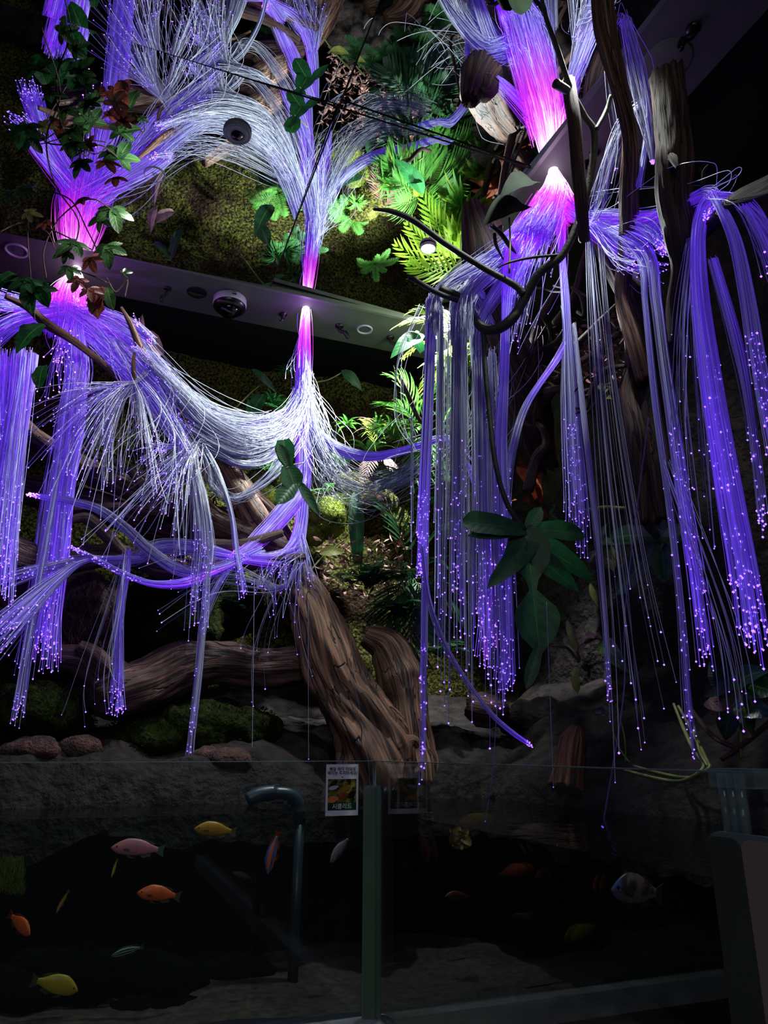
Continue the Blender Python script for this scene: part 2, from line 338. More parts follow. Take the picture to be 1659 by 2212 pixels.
PROF = {
    'ovate': [(0, .08), (.08, .55), (.25, .95), (.4, 1), (.6, .85), (.8, .5), (.93, .2), (1, .01)],
    'lance': [(0, .2), (.15, .7), (.4, 1), (.65, .8), (.85, .4), (1, .01)],
    'strap': [(0, .7), (.3, 1), (.7, .85), (.9, .45), (1, .02)],
    'heart': [(0, .5), (.06, .95), (.2, 1), (.45, .9), (.7, .55), (.9, .2), (1, .01)],
    'lobe': [(0, .5), (.3, .85), (.6, 1), (.85, .65), (1, .04)],
    'ragged': [(0, .2), (.2, .8), (.35, .6), (.5, 1), (.62, .7), (.8, .8), (.9, .35), (1, .05)],
}
def blade(mb, base, tip, w, nrm, prof='ovate', sag=0.0, fold=0.25, n=10, curl=0.0, mi=0, bend=None, wav=0.0):
    base = Vector(base); tip = Vector(tip); d = tip - base; Ln = d.length
    if Ln < 1e-6: return
    nrm = Vector(nrm); nrm = (nrm - d * (nrm.dot(d) / d.length_squared))
    nrm = nrm.normalized() if nrm.length > 1e-6 else d.orthogonal().normalized()
    side = d.cross(nrm).normalized(); pr = PROF[prof] if isinstance(prof, str) else prof
    xs = [p[0] for p in pr]; ys = [p[1] for p in pr]; vs = []; uv = []; fs = []
    bv = Vector(bend) if bend is not None else Vector((0, 0, 0)); sd = hash((round(base.x, 4), round(tip.z, 4))) % 97
    for i in range(n + 1):
        t = i / n; ww = w * float(np.interp(t, xs, ys)) / 2
        c = base + d * t + nrm * (sag * Ln * 4 * t * (1 - t)) + bv * (4 * t * (1 - t))
        for s in (-1, -.5, 0, .5, 1):
            q = c + side * (s * ww) + nrm * (abs(s) * ww * fold - curl * s * s * ww) 
            if wav: q += nrm * (wav * ww * abs(s) * math.sin(t * 17 + s * 2 + sd))
            vs.append(q); uv.append((t, s))
    for i in range(n):
        for k in range(4):
            a = i * 5 + k; fs.append((a, a + 1, a + 6, a + 5))
    mb.add(vs, fs, uv, mi)
def ball(mb, c, r, sx=1, sy=1, sz=1, seg=14, rings=9, rough=0.0, seed=0, mi=0, fr=8):
    c = Vector(c); vs = []; fs = []; uv = []
    for i in range(rings + 1):
        ph = math.pi * i / rings
        for k in range(seg):
            th = 2 * math.pi * k / seg; d = Vector((math.sin(ph) * math.cos(th) * sx, math.sin(ph) * math.sin(th) * sy, math.cos(ph) * sz))
            q = c + d * r
            if rough: q = c + d * r * (1 + rough * noise.noise(q * fr + Vector((seed, 0, 0))) + rough * 0.4 * noise.noise(q * fr * 3))
            vs.append(q); uv.append((k / seg, i / rings))
    for i in range(rings):
        for k in range(seg):
            a = i * seg + k; b = i * seg + (k + 1) % seg; fs.append((a, a + seg, b + seg, b))
    mb.add(vs, fs, uv, mi)
def lathe(mb, c, axis, prof, seg=28, mi=0):       # prof: (radius, height along axis)
    axis = Vector(axis).normalized(); u = axis.orthogonal().normalized(); w = axis.cross(u); c = Vector(c); vs = []; fs = []
    for r, h in prof:
        for k in range(seg):
            th = 2 * math.pi * k / seg; vs.append(c + axis * h + (u * math.cos(th) + w * math.sin(th)) * r)
    for i in range(len(prof) - 1):
        for k in range(seg):
            a = i * seg + k; b = i * seg + (k + 1) % seg; fs.append((a, b, b + seg, a + seg))
    mb.add(vs, fs, mi=mi)
def PL(lst, m=False):                             # [(px, py, b)] -> points
    return [P(q[0], q[1], b=q[2], m=m) if len(q) == 3 else P(q[0], q[1], a=q[3], m=m) for q in lst]

# ------------------------------------------------------------------ fibre optics
rng = np.random.default_rng(7)
def fibre_mesh(name, paths, glow, rad, parent, mat=None):        # paths (n, m, 3), glow (n, m, 3)
    n, m, _ = paths.shape
    tg = np.gradient(paths, axis=1); tg /= np.linalg.norm(tg, axis=2, keepdims=True) + 1e-9
    ref = np.array([0.31, 0.93, 0.2]); u = np.cross(tg, ref); u /= np.linalg.norm(u, axis=2, keepdims=True) + 1e-9
    w = np.cross(tg, u); rr = (rad * rng.uniform(0.75, 1.25, (n, 1, 1)))
    ring = [paths + rr * (u * math.cos(k * 2.0944) + w * math.sin(k * 2.0944)) for k in range(3)]
    V = np.stack(ring, axis=2).reshape(-1, 3); G = np.repeat(glow[:, :, None, :], 3, axis=2).reshape(-1, 3)
    base = (np.arange(n)[:, None] * m + np.arange(m - 1)[None, :]) * 3
    F = []
    for k in range(3):
        k2 = (k + 1) % 3; F.append(np.stack([base + k, base + k2, base + k2 + 3, base + k + 3], axis=2))
    F = np.stack(F, axis=2).reshape(-1, 4)
    org = np.array(org_of(parent)); V = V - org
    me = bpy.data.meshes.new(name); me.vertices.add(len(V)); me.vertices.foreach_set('co', V.astype(np.float32).ravel())
    me.loops.add(F.size); me.loops.foreach_set('vertex_index', F.astype(np.int32).ravel())
    me.polygons.add(len(F)); me.polygons.foreach_set('loop_start', (np.arange(len(F)) * 4).astype(np.int32))
    me.polygons.foreach_set('use_smooth', np.ones(len(F), bool))
    ca = me.color_attributes.new('glow', 'FLOAT_COLOR', 'POINT')
    ca.data.foreach_set('color', np.concatenate([G, np.repeat(rng.uniform(0, 1, n) ** 1.3 * (.12 if name == 'fibre_stem' else 1), m * 3)[:, None]], axis=1).astype(np.float32).ravel())
    me.materials.append(mat or M['fibre']); me.update(calc_edges=True); me.validate()
    o = bpy.data.objects.new(name, me); COL.objects.link(o); o.parent = parent; return o
def tips_mesh(ends, r, parent, mat='tip'):
    n = len(ends); O = np.array([(1, 0, 0), (-1, 0, 0), (0, 1, 0), (0, -1, 0), (0, 0, 1), (0, 0, -1)], float)
    F = [(0, 2, 4), (2, 1, 4), (1, 3, 4), (3, 0, 4), (2, 0, 5), (1, 2, 5), (3, 1, 5), (0, 3, 5)]
    rr = r * rng.uniform(0.6, 1.25, (n, 1, 1)); V = (ends[:, None, :] + O[None] * rr).reshape(-1, 3)
    W_ = parent; org = np.array(org_of(parent)); V = V - org
    fs = [tuple(i * 6 + k for k in f) for i in range(n) for f in F]
    me = bpy.data.meshes.new('glowing_tips'); me.from_pydata(V.tolist(), [], fs); me.materials.append(M[mat]); me.update()
    me.polygons.foreach_set('use_smooth', [True] * len(me.polygons))
    o = bpy.data.objects.new('glowing_tips', me); COL.objects.link(o); o.parent = parent; o['kind'] = 'stuff'
    o['label'] = 'bright violet points of light at the fibre ends'; return o
def glowcol(g):       # 0 = unlit clear fibre .. 1 = violet .. 2 = magenta .. 3 = white hot
    g = np.asarray(g, float)
    xs = [0, .3, .7, 1, 1.5, 2, 2.5, 3]
    r = np.interp(g, xs, [.003, .016, .07, .14, .6, 1.7, 3.2, 5]); gg = np.interp(g, xs, [.002, .007, .02, .02, .02, .03, .9, 4.5]); b = np.interp(g, xs, [.012, .09, .50, 1.15, 1.5, 1.5, 2.8, 5.5])
    return np.stack([r, gg, b], axis=-1)
def tress(parent, pts, n, glow=(0.6, 0.3), stag=0.0, tips=True, rad=0.00075, tipr=0.0019, m=None, loose=0.15, name='fibre_tress', hot=False, fan=0.0, tipmat=None, fringe=0.0):
    """pts: list of (point, spread radius in m).  stag: strands end this fraction early at random; fan: extra random direction at the ends."""
    C = [p for p, s in pts]; S = [s for p, s in pts]
    m = m or max(8, (len(pts) - 1) * 7 + 1); K = 6 * m
    cen = np.array(catmull(C, K)); sp = np.interp(np.linspace(0, len(S) - 1, K), range(len(S)), S)
    d = rng.normal(size=(n, 3)); d /= np.linalg.norm(d, axis=1, keepdims=True); d *= rng.uniform(0, 1, (n, 1)) ** 0.45
    if name == 'fibre_stem': d[:, 2] *= 0.12
    d2 = rng.normal(size=(n, 3)) * loose; d3 = rng.normal(size=(n, 3)) * loose
    te = 1 - stag * rng.uniform(0, 1, n) ** 1.0
    q = np.linspace(0, 1, m)[None, :] * te[:, None]                     # (n, m)
    idx = q * (K - 1); i0 = np.clip(idx.astype(int), 0, K - 2); fr = (idx - i0)[..., None]
    pth = cen[i0] * (1 - fr) + cen[i0 + 1] * fr
    spr = sp[i0] * (1 - fr[..., 0]) + sp[i0 + 1] * fr[..., 0]
    off = d[:, None, :] + d2[:, None, :] * np.sin(q * 2.4 + rng.uniform(0, 6, (n, 1)))[..., None] + d3[:, None, :] * np.sin(q * 5.5 + rng.uniform(0, 6, (n, 1)))[..., None] * 0.35
    pth = pth + off * spr[..., None]
    if fan:
        fd = rng.normal(size=(n, 3)) * fan; pth = pth + fd[:, None, :] * (np.clip((q - 0.45) / 0.55, 0, 1) ** 1.6)[..., None]
    gl = np.interp(q, np.linspace(0, 1, len(glow)), glow) * np.clip(rng.lognormal(-.12, .38, (n, 1)), .3, 1.5) ** (.35 if max(glow) > 1.3 else 1)
    o = fibre_mesh(name, pth, glowcol(gl), rad, parent); o['kind'] = 'stuff'
    if tips: tips_mesh(pth[:, -1, :], tipr, o, tipmat or ('tiphot' if hot else 'tip'))
    return o
def TP(lst, m=False):      # (px, py, b, spread_px) or (px, py, None, spread_px, a)
    out = []
    for q in lst:
        p = P(q[0], q[1], b=q[2], m=m) if len(q) == 4 else P(q[0], q[1], a=q[4], m=m)
        out.append((p, pxm(p, q[3])))
    return out

# ------------------------------------------------------------------ the setting
def noisy_sheet(o0, du, dv, nu, nv, nrm, amp, fr, mb, seed=0, fine=0.0, shape=None):
    o0, du, dv, nrm = Vector(o0), Vector(du), Vector(dv), Vector(nrm); vs = []; uv = []; fs = []
    for j in range(nv + 1):
        for i in range(nu + 1):
            p = o0 + du * (i / nu) + dv * (j / nv)
            q = p * fr + Vector((seed, seed * 2, 0)); h = noise.noise(q) + 0.5 * noise.noise(q * 2.1) + 0.25 * noise.noise(q * 4.3)
            if fine: h += fine / amp * (noise.noise(p * 45) + 0.7 * noise.noise(p * 90))
            h *= amp
            if shape: h += shape(i / nu, j / nv, p)
            vs.append(p + nrm * h); uv.append((i / nu, j / nv))
    for j in range(nv):
        for i in range(nu):
            a = j * (nu + 1) + i; fs.append((a, a + 1, a + nu + 2, a + nu + 1))
    mb.add(vs, fs, uv)
def unit(a, b, z): return (W(a, b, z) - W(0, 0, 0)).normalized()
E1, NB, UP = unit(1, 0, 0), unit(0, 1, 0), Vector((0, 0, 1))
mb = MB(); noisy_sheet(W(-2.6, 2.52, -0.7), E1 * 4.2, UP * 2.14, 300, 160, -NB, 0.07, 2.2, mb, 1, 0.006)
tag(mb.build('wall_back', M['moss']), kind='structure')
mb = MB(); noisy_sheet(W(1.50, 2.75, -0.7), -NB * 3.4, UP * 2.14, 220, 150, -E1, 0.07, 2.2, mb, 5, 0.006)
tag(mb.build('wall_right', M['soil']), kind='structure')
mb = MB(); box_room(mb, -3.2, 2.2, -2.2, 3.2, 1.60, 1.66); tag(mb.build('ceiling', M['dark'], smooth=False), kind='structure')
mb = MB(); box_room(mb, -3.2, 2.2, -2.6, 3.2, -1.6, -1.55); tag(mb.build('floor', pbr('dark_hall_floor', (0.16, 0.15, 0.15), None, 0.5), smooth=False), kind='structure')
# soffit strips (with the mirror's metal edge)
mb = MB(); box_room(mb, -2.4, 1.163, 2.095, 2.328, 1.50, 1.56); s1 = mb.build('trim_1', M['strip'], smooth=False); tag(s1, kind='structure')
mb = MB(); box_room(mb, 0.942, 1.163, -1.0, 2.094, 1.50, 1.56); s2 = mb.build('trim_2', M['strip'], smooth=False); tag(s2, kind='structure')
mb = MB(); box_room(mb, -2.4, 0.942, 2.083, 2.095, 1.490, 1.505); tag(mb.build('trim_3', M['stripedge'], smooth=False), kind='structure')
mb = MB(); box_room(mb, 0.930, 0.942, -1.0, 2.083, 1.490, 1.505); tag(mb.build('trim_4', M['stripedge'], smooth=False), kind='structure')
# ceiling mirror panels, each hanging a little out of true
def mirror(a0, a1, b0, b1, al, be, label, sagm=0.0):
    n = 16; vs = []; fs = []; mb = MB(); ac, bc = (a0 + a1) / 2, (b0 + b1) / 2
    for zz in (0, 0.006):
        for j in range(n + 1):
            for i in range(n + 1):
                a = a0 + (a1 - a0) * i / n; b = b0 + (b1 - b0) * j / n
                z = H + 0.003 + (b - (1.315 if b0 < 1 else bc)) * math.tan(math.radians(al)) + (a - (.93 if a0 > 0 else .387)) * math.tan(math.radians(be)) + zz
                vs.append(W(a, b, z))
    K = (n + 1) ** 2
    for j in range(n):
        for i in range(n):
            q = j * (n + 1) + i; fs.append((q, q + n + 1, q + n + 2, q + 1)); fs.append((K + q, K + q + 1, K + q + n + 2, K + q + n + 1))
    mb.add(vs, fs); o = mb.build('mirror_panel', M['mirror'], loc=W(ac, bc, H)); tag(o, label, 'mirror panel', 'mirror panels of the ceiling'); return o
g = 0.0022
MT = dict(BL=(0, 0), BR=(0, 0), TL=(0, 0), TR=(0, 0))
MT.update(dict(BL=(-1.2, 1.0), BR=(-0.6, -1.6), TL=(1.8, 1.0), TR=(1.6, -1.0)))
mirror(-0.62, 0.387 - g, 1.315 + g, 2.083, *MT['BL'], 'mirror ceiling panel against the grey soffit, left of the hanging centre bundle')
mirror(0.387 + g, 0.930, 1.315 + g, 2.083, *MT['BR'], 'mirror ceiling panel in the corner between both grey soffits, reflecting green palm fronds')
mirror(-0.62, 0.387 - g, 0.55, 1.315 - g, *MT['TL'], 'mirror ceiling panel at the top left of the photo, reflecting driftwood branches')
mirror(0.387 + g, 0.930, 0.55, 1.315 - g, *MT['TR'], 'mirror ceiling panel at the top centre, reflecting the spread of the right fibre bundle')
mirror(-1.63, -0.62 - 2 * g, 1.315 + g, 2.083, -1.2, 1.0, 'mirror ceiling panel at the left edge of the photo beside the soffit')
mirror(-1.63, -0.62 - 2 * g, 0.55, 1.315 - g, 1.8, 1.0, 'mirror ceiling panel beyond the top left corner of the photo')
mb = MB(); box_room(mb, -1.63, 0.930, 1.3132, 1.3168, 1.4985, 1.5010); tag(mb.build('trim_5', M['dark'], smooth=False), kind='structure')
mb = MB(); box_room(mb, 0.3852, 0.3888, 0.55, 2.083, 1.4985, 1.5010); tag(mb.build('trim_6', M['dark'], smooth=False), kind='structure')
mb = MB(); box_room(mb, -1.8, 0.935, 0.35, 2.09, 1.53, 1.545); tag(mb.build('ceiling_2', M['dark'], smooth=False), kind='structure')

# ------------------------------------------------------------------ fixtures of the ceiling
def downlight(a, b, r, label, kind='open', group='round recessed downlights of the ceiling', z=H):
    c = W(a, b, z); t = thing('downlight', label, 'ceiling light', c, group)
    q = MB(); lathe(q, c, (0, 0, -1), [(r * .78, -0.0), (r * .80, 0.004), (r * .96, 0.005), (r, 0.0), (r, -0.004)], 40); q.build('trim_ring', M['white'] if kind != 'lens' else M['grey'], t)
    q = MB(); lathe(q, c, (0, 0, -1), [(r * .79, 0.001), (r * .70, -0.018), (r * .55, -0.03)], 32); q.build('reflector', M['grey'] if kind != 'lens' else M['black'], t)
    q = MB()
    if kind == 'lit': lathe(q, c, (0, 0, -1), [(r * .66, 0.003), (r * .4, 0.012), (0.0001, 0.015)], 28); q.build('lamp_lens', emit('lit_lamp_lens', (0.9, 1.0, 0.85), 9), t)
    elif kind == 'lens': lathe(q, c, (0, 0, -1), [(r * .8, 0.004), (r * .45, 0.008), (r * .42, 0.0)], 28); q.build('face_plate', M['grey'], t); q = MB(); lathe(q, c, (0, 0, -1), [(r * .42, 0.007), (r * .3, 0.014), (0.0001, 0.017)], 24); q.build('lens', M['black'], t)
    else: lathe(q, c, (0, 0, -1), [(r * .56, 0.0), (r * .3, 0.004), (0.0001, 0.005)], 28); q.build('lamp_lens', M['clear'], t)
    return t
downlight(0.773, 2.215, 0.030, 'unlit round downlight with white ring in the grey soffit, right of the centre bundle')
downlight(-0.40, 2.185, 0.036, 'unlit glassy round downlight in the soffit at the left edge of the photo')
downlight(0.168, 1.482, 0.036, 'grey round sensor plate with a black lens set in the mirror ceiling', 'lens')
downlight(-0.018, 1.699, 0.030, 'white-ringed open downlight set in the mirror above dry pink leaves')
downlight(0.805, 1.711, 0.026, 'lit downlight in the mirror behind pale palm fronds', 'lit')
downlight(0.796, 0.917, 0.034, 'grey-ringed downlight in the mirror at the top above the violet fan')
# lit adjustable spotlight behind the curtain
c = W(1.0, 1.98, 1.47); t = thing('spotlight', 'glaring white spotlight under the soffit corner behind the fibre curtain', 'spotlight', c)
dr = (W(0.5, 1.9, 0.6) - c).normalized()
q = MB(); lathe(q, c, dr, [(0.0001, -0.03), (0.036, -0.028), (0.044, 0.0), (0.048, 0.03), (0.045, 0.03), (0.036, 0.012)], 28); q.build('lamp_housing', M['black'], t)
q = MB(); lathe(q, c, dr, [(0.045, 0.028), (0.041, 0.042), (0.026, 0.055), (0.0001, 0.060)], 24); q.build('lamp_lens', emit('glaring_lamp_lens', (0.95, 1.0, 1.0), 60), t)
# dome camera
c = W(0.271, 2.202, H); t = thing('dome_camera', 'white ringed security dome camera with black bezel hanging from the grey soffit', 'camera', c)
q = MB(); lathe(q, c, (0, 0, -1), [(0.052, 0.0), (0.056, 0.004), (0.058, 0.024), (0.056, 0.030), (0.052, 0.032)], 48); q.build('housing_ring', M['white'], t)
q = MB(); lathe(q, c, (0, 0, -1), [(0.0555, 0.029), (0.0545, 0.040), (0.045, 0.048), (0.038, 0.050), (0.036, 0.046)], 48); q.build('bezel', M['black'], t)
q = MB(); lathe(q, c, (0, 0, -1), [(0.036 * math.cos(i * math.pi / 20), 0.046 + 0.030 * math.sin(i * math.pi / 20)) for i in range(11)], 40); q.build('glass_dome', glassmat('smoked_dome', (0.35, 0.3, 0.4), 1.5, 0.03), t)
q = MB(); lathe(q, c, (0, 0, -1), [(0.022, 0.045), (0.02, 0.056), (0.012, 0.062), (0.0001, 0.063)], 24); q.build('lens', M['black'], t)
def text_obj(body, name, mat, size, mtx, parent, bold=0.0, ext=0.0002):
    cu = bpy.data.curves.new(name, 'FONT'); cu.body = body; cu.size = size; cu.align_x = 'CENTER'; cu.align_y = 'CENTER'; cu.extrude = ext; cu.offset = bold; cu.space_line = 1.05
    tmp = bpy.data.objects.new('tmp_text', cu); COL.objects.link(tmp); bpy.context.view_layer.update()
    me = bpy.data.meshes.new_from_object(tmp.evaluated_get(bpy.context.evaluated_depsgraph_get())); me.name = name
    bpy.data.objects.remove(tmp); bpy.data.curves.remove(cu)
    me.transform(mtx); me.transform(Matrix.Translation(-org_of(parent))); me.materials.clear(); me.materials.append(mat)
    o = bpy.data.objects.new(name, me); COL.objects.link(o); o.parent = parent; return o
def frame_mtx(o, x, y):
    x = Vector(x).normalized(); y = Vector(y).normalized(); z = x.cross(y)
    return Matrix(((x.x, y.x, z.x, o[0]), (x.y, y.y, z.y, o[1]), (x.z, y.z, z.z, o[2]), (0, 0, 0, 1)))
# maker's mark on the white ring, facing the viewer
vdir = Vector((-c.x, -c.y, 0)).normalized(); vd = (vdir + 0.22 * Vector((-vdir.y, vdir.x, 0))).normalized(); tx = Vector((-vd.y, vd.x, 0))
pc = c + vd * 0.0592 + Vector((0, 0, -0.014)); q = MB()
hw, hh = 0.0075, 0.0060
q.add([pc - tx * hw - UP * hh, pc + tx * hw - UP * hh, pc + tx * hw + UP * hh, pc - tx * hw + UP * hh], [(0, 1, 2, 3)]); q.build('badge', pbr('navy_badge', (0.05, 0.06, 0.12), None, 0.4), t)
text_obj('ADT', 'lettering', M['white'], 0.0085, frame_mtx(pc + vd * 0.0006, tx, UP), t, 0.0002)
def bracket(px, py, name='cable_bracket', label='', s=1.0, rt=0.0, group='black swivel brackets on the soffit'):
    c = P(px, py, z=H); t = thing(name, label, 'bracket', c, group); k = pxm(c) * s
    a = Matrix.Rotation(rt, 3, 'Z') @ Vector((1, 0, 0)); bb = Vector((0, 0, -1))
    q = MB(); lathe(q, c, (0, 0, -1), [(9 * k, 0), (9 * k, 4 * k), (4 * k, 6 * k), (0.0001, 6 * k)], 18); q.build('base_plate', M['black'], t)
    q = MB(); tube(q, [c + bb * 4 * k, c + bb * 14 * k + a * 2 * k, c + bb * 17 * k + a * 14 * k], [4 * k, 3.6 * k, 4.2 * k], 9, rough=.1); q.build('arm', M['black'], t)
    q = MB(); tube(q, [c + bb * 17 * k + a * 13 * k, c + bb * 24 * k + a * 17 * k, c + bb * 32 * k + a * 18 * k], [5.5 * k, 5 * k, 3.5 * k], 9); q.build('clip', M['black'], t)
bracket(733, 703, label='black swivel bracket on the soffit just right of the centre bundle')
bracket(843, 728, label='black swivel bracket on the soffit beyond the round downlight', s=.95)
bracket(362, 622, label='dark swivel bracket on the soffit left of the dome camera', s=.9, rt=2.6)
bracket(1497, 60, label='black swivel bracket on the right soffit beside the pale disc', s=1.7, rt=2.9)
bracket(1283, 330, label='black swivel bracket on the right soffit behind the upright branches', s=1.2, rt=2.9)
c = P(612, 678, z=H); t = thing('cable_gland', 'small black cable gland on the soffit beside the centre bundle', 'cable gland', c)
q = MB(); lathe(q, c, (0, 0, -1), [(0.014, 0), (0.013, 0.006), (0.008, 0.008), (0.007, 0.02), (0.0001, 0.022)], 18); q.build('body', M['black'], t)
q = MB(); tube(q, [c + Vector((0, 0, -.015)), c + Vector((-.006, 0, -.03)), c + Vector((-.016, -.004, -.024))], [.004, .003, .001], 7); q.build('cable_end', M['black'], t)
c = P(592, 654, z=H - 0.001); q = MB(); pts = [c + Vector((math.cos(i * .35) * 0.011, math.sin(i * .35) * 0.011, 0)) for i in range(19)]
tube(q, pts, [.0004] * 19, 5, n=19, caps=False); tube(q, [c + Vector((0, .015, 0)), c - Vector((0, .015, 0))], [.0004, .0004], 4)
tag(q.build('scratched_mark', M['grey'], loc=c), 'thin pale circle with a line marked on the soffit left of the centre bundle', 'mark')
c = P(1440, 132, z=H - 0.001); q = MB(); lathe(q, c, (0, 0, -1), [(0.0001, .004), (.052, .004), (.056, .002), (.057, -.001)], 48)
tag(q.build('speaker_disc', pbr('pale_olive_disc', (.42, .44, .40), None, .6), loc=c), 'pale round ceiling disc on the right soffit behind the cut trunk', 'ceiling disc')
# opening with dark lining left of the dome
c = P(425, 632, z=H - 0.001); t = thing('round_opening', 'dark round opening in the soffit just left of the dome camera', 'opening', c)
q = MB(); lathe(q, c, (0, 0, -1), [(.034, .001), (.0001, .0012)], 32); q.build('dark_hole', M['dark'], t)
q = MB(); blade(q, c + Vector((-.03, -.01, -.003)), c + Vector((.03, .012, -.003)), .018, (0, 0, 1), 'lance', sag=-.1); q.build('loose_leaf', M['ivy'], t)

# ------------------------------------------------------------------ the tank
YC = 1.60; C0 = Vector((-0.020, YC))                       # corner of the two panes (x, y)
PB = -C0.x * ST + C0.y * CT; PA = C0.x * CT + C0.y * ST     # pane 1 stands at b = PB, pane 2 at a = PA
ZT, ZW, ZB = -0.018, -0.112, -0.470
tp = thing('glass_tank', 'L-shaped glass aquarium with two front panes meeting at a grey corner post', 'aquarium', W(PA, PB, ZB))
q = MB(); box_room(q, -1.9, PA - .004, PB - .005, PB + .005, ZB, ZT); q.build('glass_pane', M['pane'], tp, smooth=False)
q = MB(); box_room(q, PA - .005, PA + .005, -0.9, PB + .005, ZB, ZT); q.build('glass_pane', M['pane'], tp, smooth=False)
q = MB(); box_room(q, -1.9, PA - .004, PB - .0052, PB + .0052, ZT, ZT + .0014); q.build('pane_edge', M['edge'], tp, smooth=False)
q = MB(); box_room(q, PA - .0052, PA + .0052, -0.9, PB, ZT, ZT + .0014); q.build('pane_edge', M['edge'], tp, smooth=False)
q = MB(); box_room(q, -1.9, PA + .03, PB - .03, PB + .012, ZB - .05, ZB - .004); q.build('bottom_rail', M['rail'], tp, smooth=False)
q = MB(); box_room(q, PA - .03, PA + .012, -0.9, PB - .03, ZB - .05, ZB - .004); q.build('bottom_rail', M['rail'], tp, smooth=False)
# rounded corner strip
def rounded_plate(mb, o, x, y, th, w, h, r, n=7):
    x = Vector(x).normalized(); y = Vector(y).normalized(); nz = x.cross(y); pts = [(-w / 2, 0), (w / 2, 0)]
    for i in range(n + 1):
        A = i / n * math.pi / 2; pts.append((w / 2 - r + r * math.cos(A), h - r + r * math.sin(A)))
    for i in range(n + 1):
        A = math.pi / 2 + i / n * math.pi / 2; pts.append((-w / 2 + r + r * math.cos(A), h - r + r * math.sin(A)))
    k = len(pts); vs = [o + x * a + y * b for a, b in pts] + [o + x * a + y * b + nz * th for a, b in pts]
    mb.add(vs, [tuple(range(k))[::-1], tuple(range(k, 2 * k))] + [(i, (i + 1) % k, k + (i + 1) % k, k + i) for i in range(k)])
dv = (CAMP - W(PA, PB, 0)); dv.z = 0; dv.normalize(); xr = Vector((-dv.y, dv.x, 0))
base = W(PA, PB, ZB - .01) + dv * 0.012
def h_at(py, p): 
    d = ray(829, py); return EYE + d.z / d.y * p.y
hpost = h_at(1697, base) - base.z
q = MB(); rounded_plate(q, base - xr * 0.004, xr, UP, .006, pxm(base, 42), hpost, pxm(base, 12)); q.build('corner_post', M['edge'], tp, smooth=False)
q = MB(); rounded_plate(q, base - xr * 0.007 + dv * .0062, xr, UP, .001, pxm(base, 30), hpost - .004, pxm(base, 10)); q.build('post_face', M['frost'], tp, smooth=False)
q = MB(); tube(q, [W(PA, PB, ZB), W(PA, PB, ZT)], [.0035, .0035], 8, n=2); q.build('clear_joint', M['clear'], tp)
# end post of pane 2
def b_at(px, py, a): p = P(px, py, a=a); return -p.x * ST + p.y * CT, p.z - EYE
AP = PA - .02
bL, zt2 = b_at(1537, 1792, AP); bM, _ = b_at(1597, 1800, AP - .007); bR_, _ = b_at(1665, 1800, AP - .007)
wp = bL - (bR_ - .02); cb_ = (bL + bR_ - .02) / 2
q = MB(); rounded_plate(q, W(AP, cb_, ZB - .3), -NB, UP, .006, wp, zt2 - ZB + .3, .014); ep = q.build('end_post', M['edge'], tp, smooth=False)
q = MB(); rounded_plate(q, W(AP - .0075, (bL - .003 + bM) / 2, ZB - .3), -NB, UP, .001, bL - .003 - bM, zt2 - ZB + .296, .008); q.build('post_face', M['postdark'], ep, smooth=False)
q = MB(); rounded_plate(q, W(AP - .0075, (bM - .001 + bR_ - .018) / 2, ZB - .3), -NB, UP, .001, bM - .001 - bR_ + .018, zt2 - ZB + .296, .008); q.build('post_side', M['postreflect'], ep, smooth=False)
q = MB(); bE, _ = b_at(1583, 1720, PA - .016)
for k in (-1, 0, 1): tube(q, [W(PA - .016, bE + .010 * k, zt2), W(PA - .016, bE + .010 * k, ZT)], [.0045, .0045], 12, n=2)
q.build('acrylic_rod', M['clear'], tp)
q = MB(); box_room(q, PA - .022, PA + .01, b_at(1629, 1665, PA - .02)[0], b_at(1532, 1665, PA - .02)[0], ZT - .012, ZT + .004); q.build('clear_cap', M['clear'], tp, smooth=False)

# water, tank inside
def inside_mesh(z): return None
q = MB()
na, nb_ = 60, 60
def tank_face(z, amp=0):
    vs = []; fs = []
    poly = [W(-1.9, PB + .005, z), W(PA + .005, PB + .005, z), W(PA + .005, -0.9, z), W(1.5, -0.9, z), W(1.5, 2.5, z), W(-1.9, 2.5, z)]
    return poly
pl = tank_face(ZW); q.add(pl, [(0, 1, 4, 5), (1, 2, 3, 4)]); o = q.build('water', M['water'], smooth=False); tag(o, 'still dark water surface of the aquarium', 'water', kind='stuff')
q = MB(); noisy_sheet(W(-1.9, PB + .006, ZB + 0.0), E1 * 3.4, NB * 1.0, 90, 40, UP, .025, 3, q, 3, shape=lambda u, v, p: v * .05)
noisy_sheet(W(PA + .006, -0.9, ZB), E1 * 0.95, NB * (PB + .9), 40, 60, UP, .025, 3, q, 3)
tag(q.build('sand_bed', M['sand']), 'pale grey sand covering the aquarium floor', 'sand', kind='stuff')
# rock wall inside the tank below the bank, both legs
q = MB(); noisy_sheet(W(-1.9, 1.90, ZB - .05), E1 * 3.4, UP * .46, 160, 30, -NB, .09, 4, q, 8)
tag(q.build('wall_rock', M['rock']), kind='structure')
q = MB(); noisy_sheet(W(1.03, 2.2, ZB - .05), -NB * 3.1, UP * .46, 140, 30, -E1, .07, 4, q, 9)
tag(q.build('wall_rock_right', M['rock']), kind='structure')
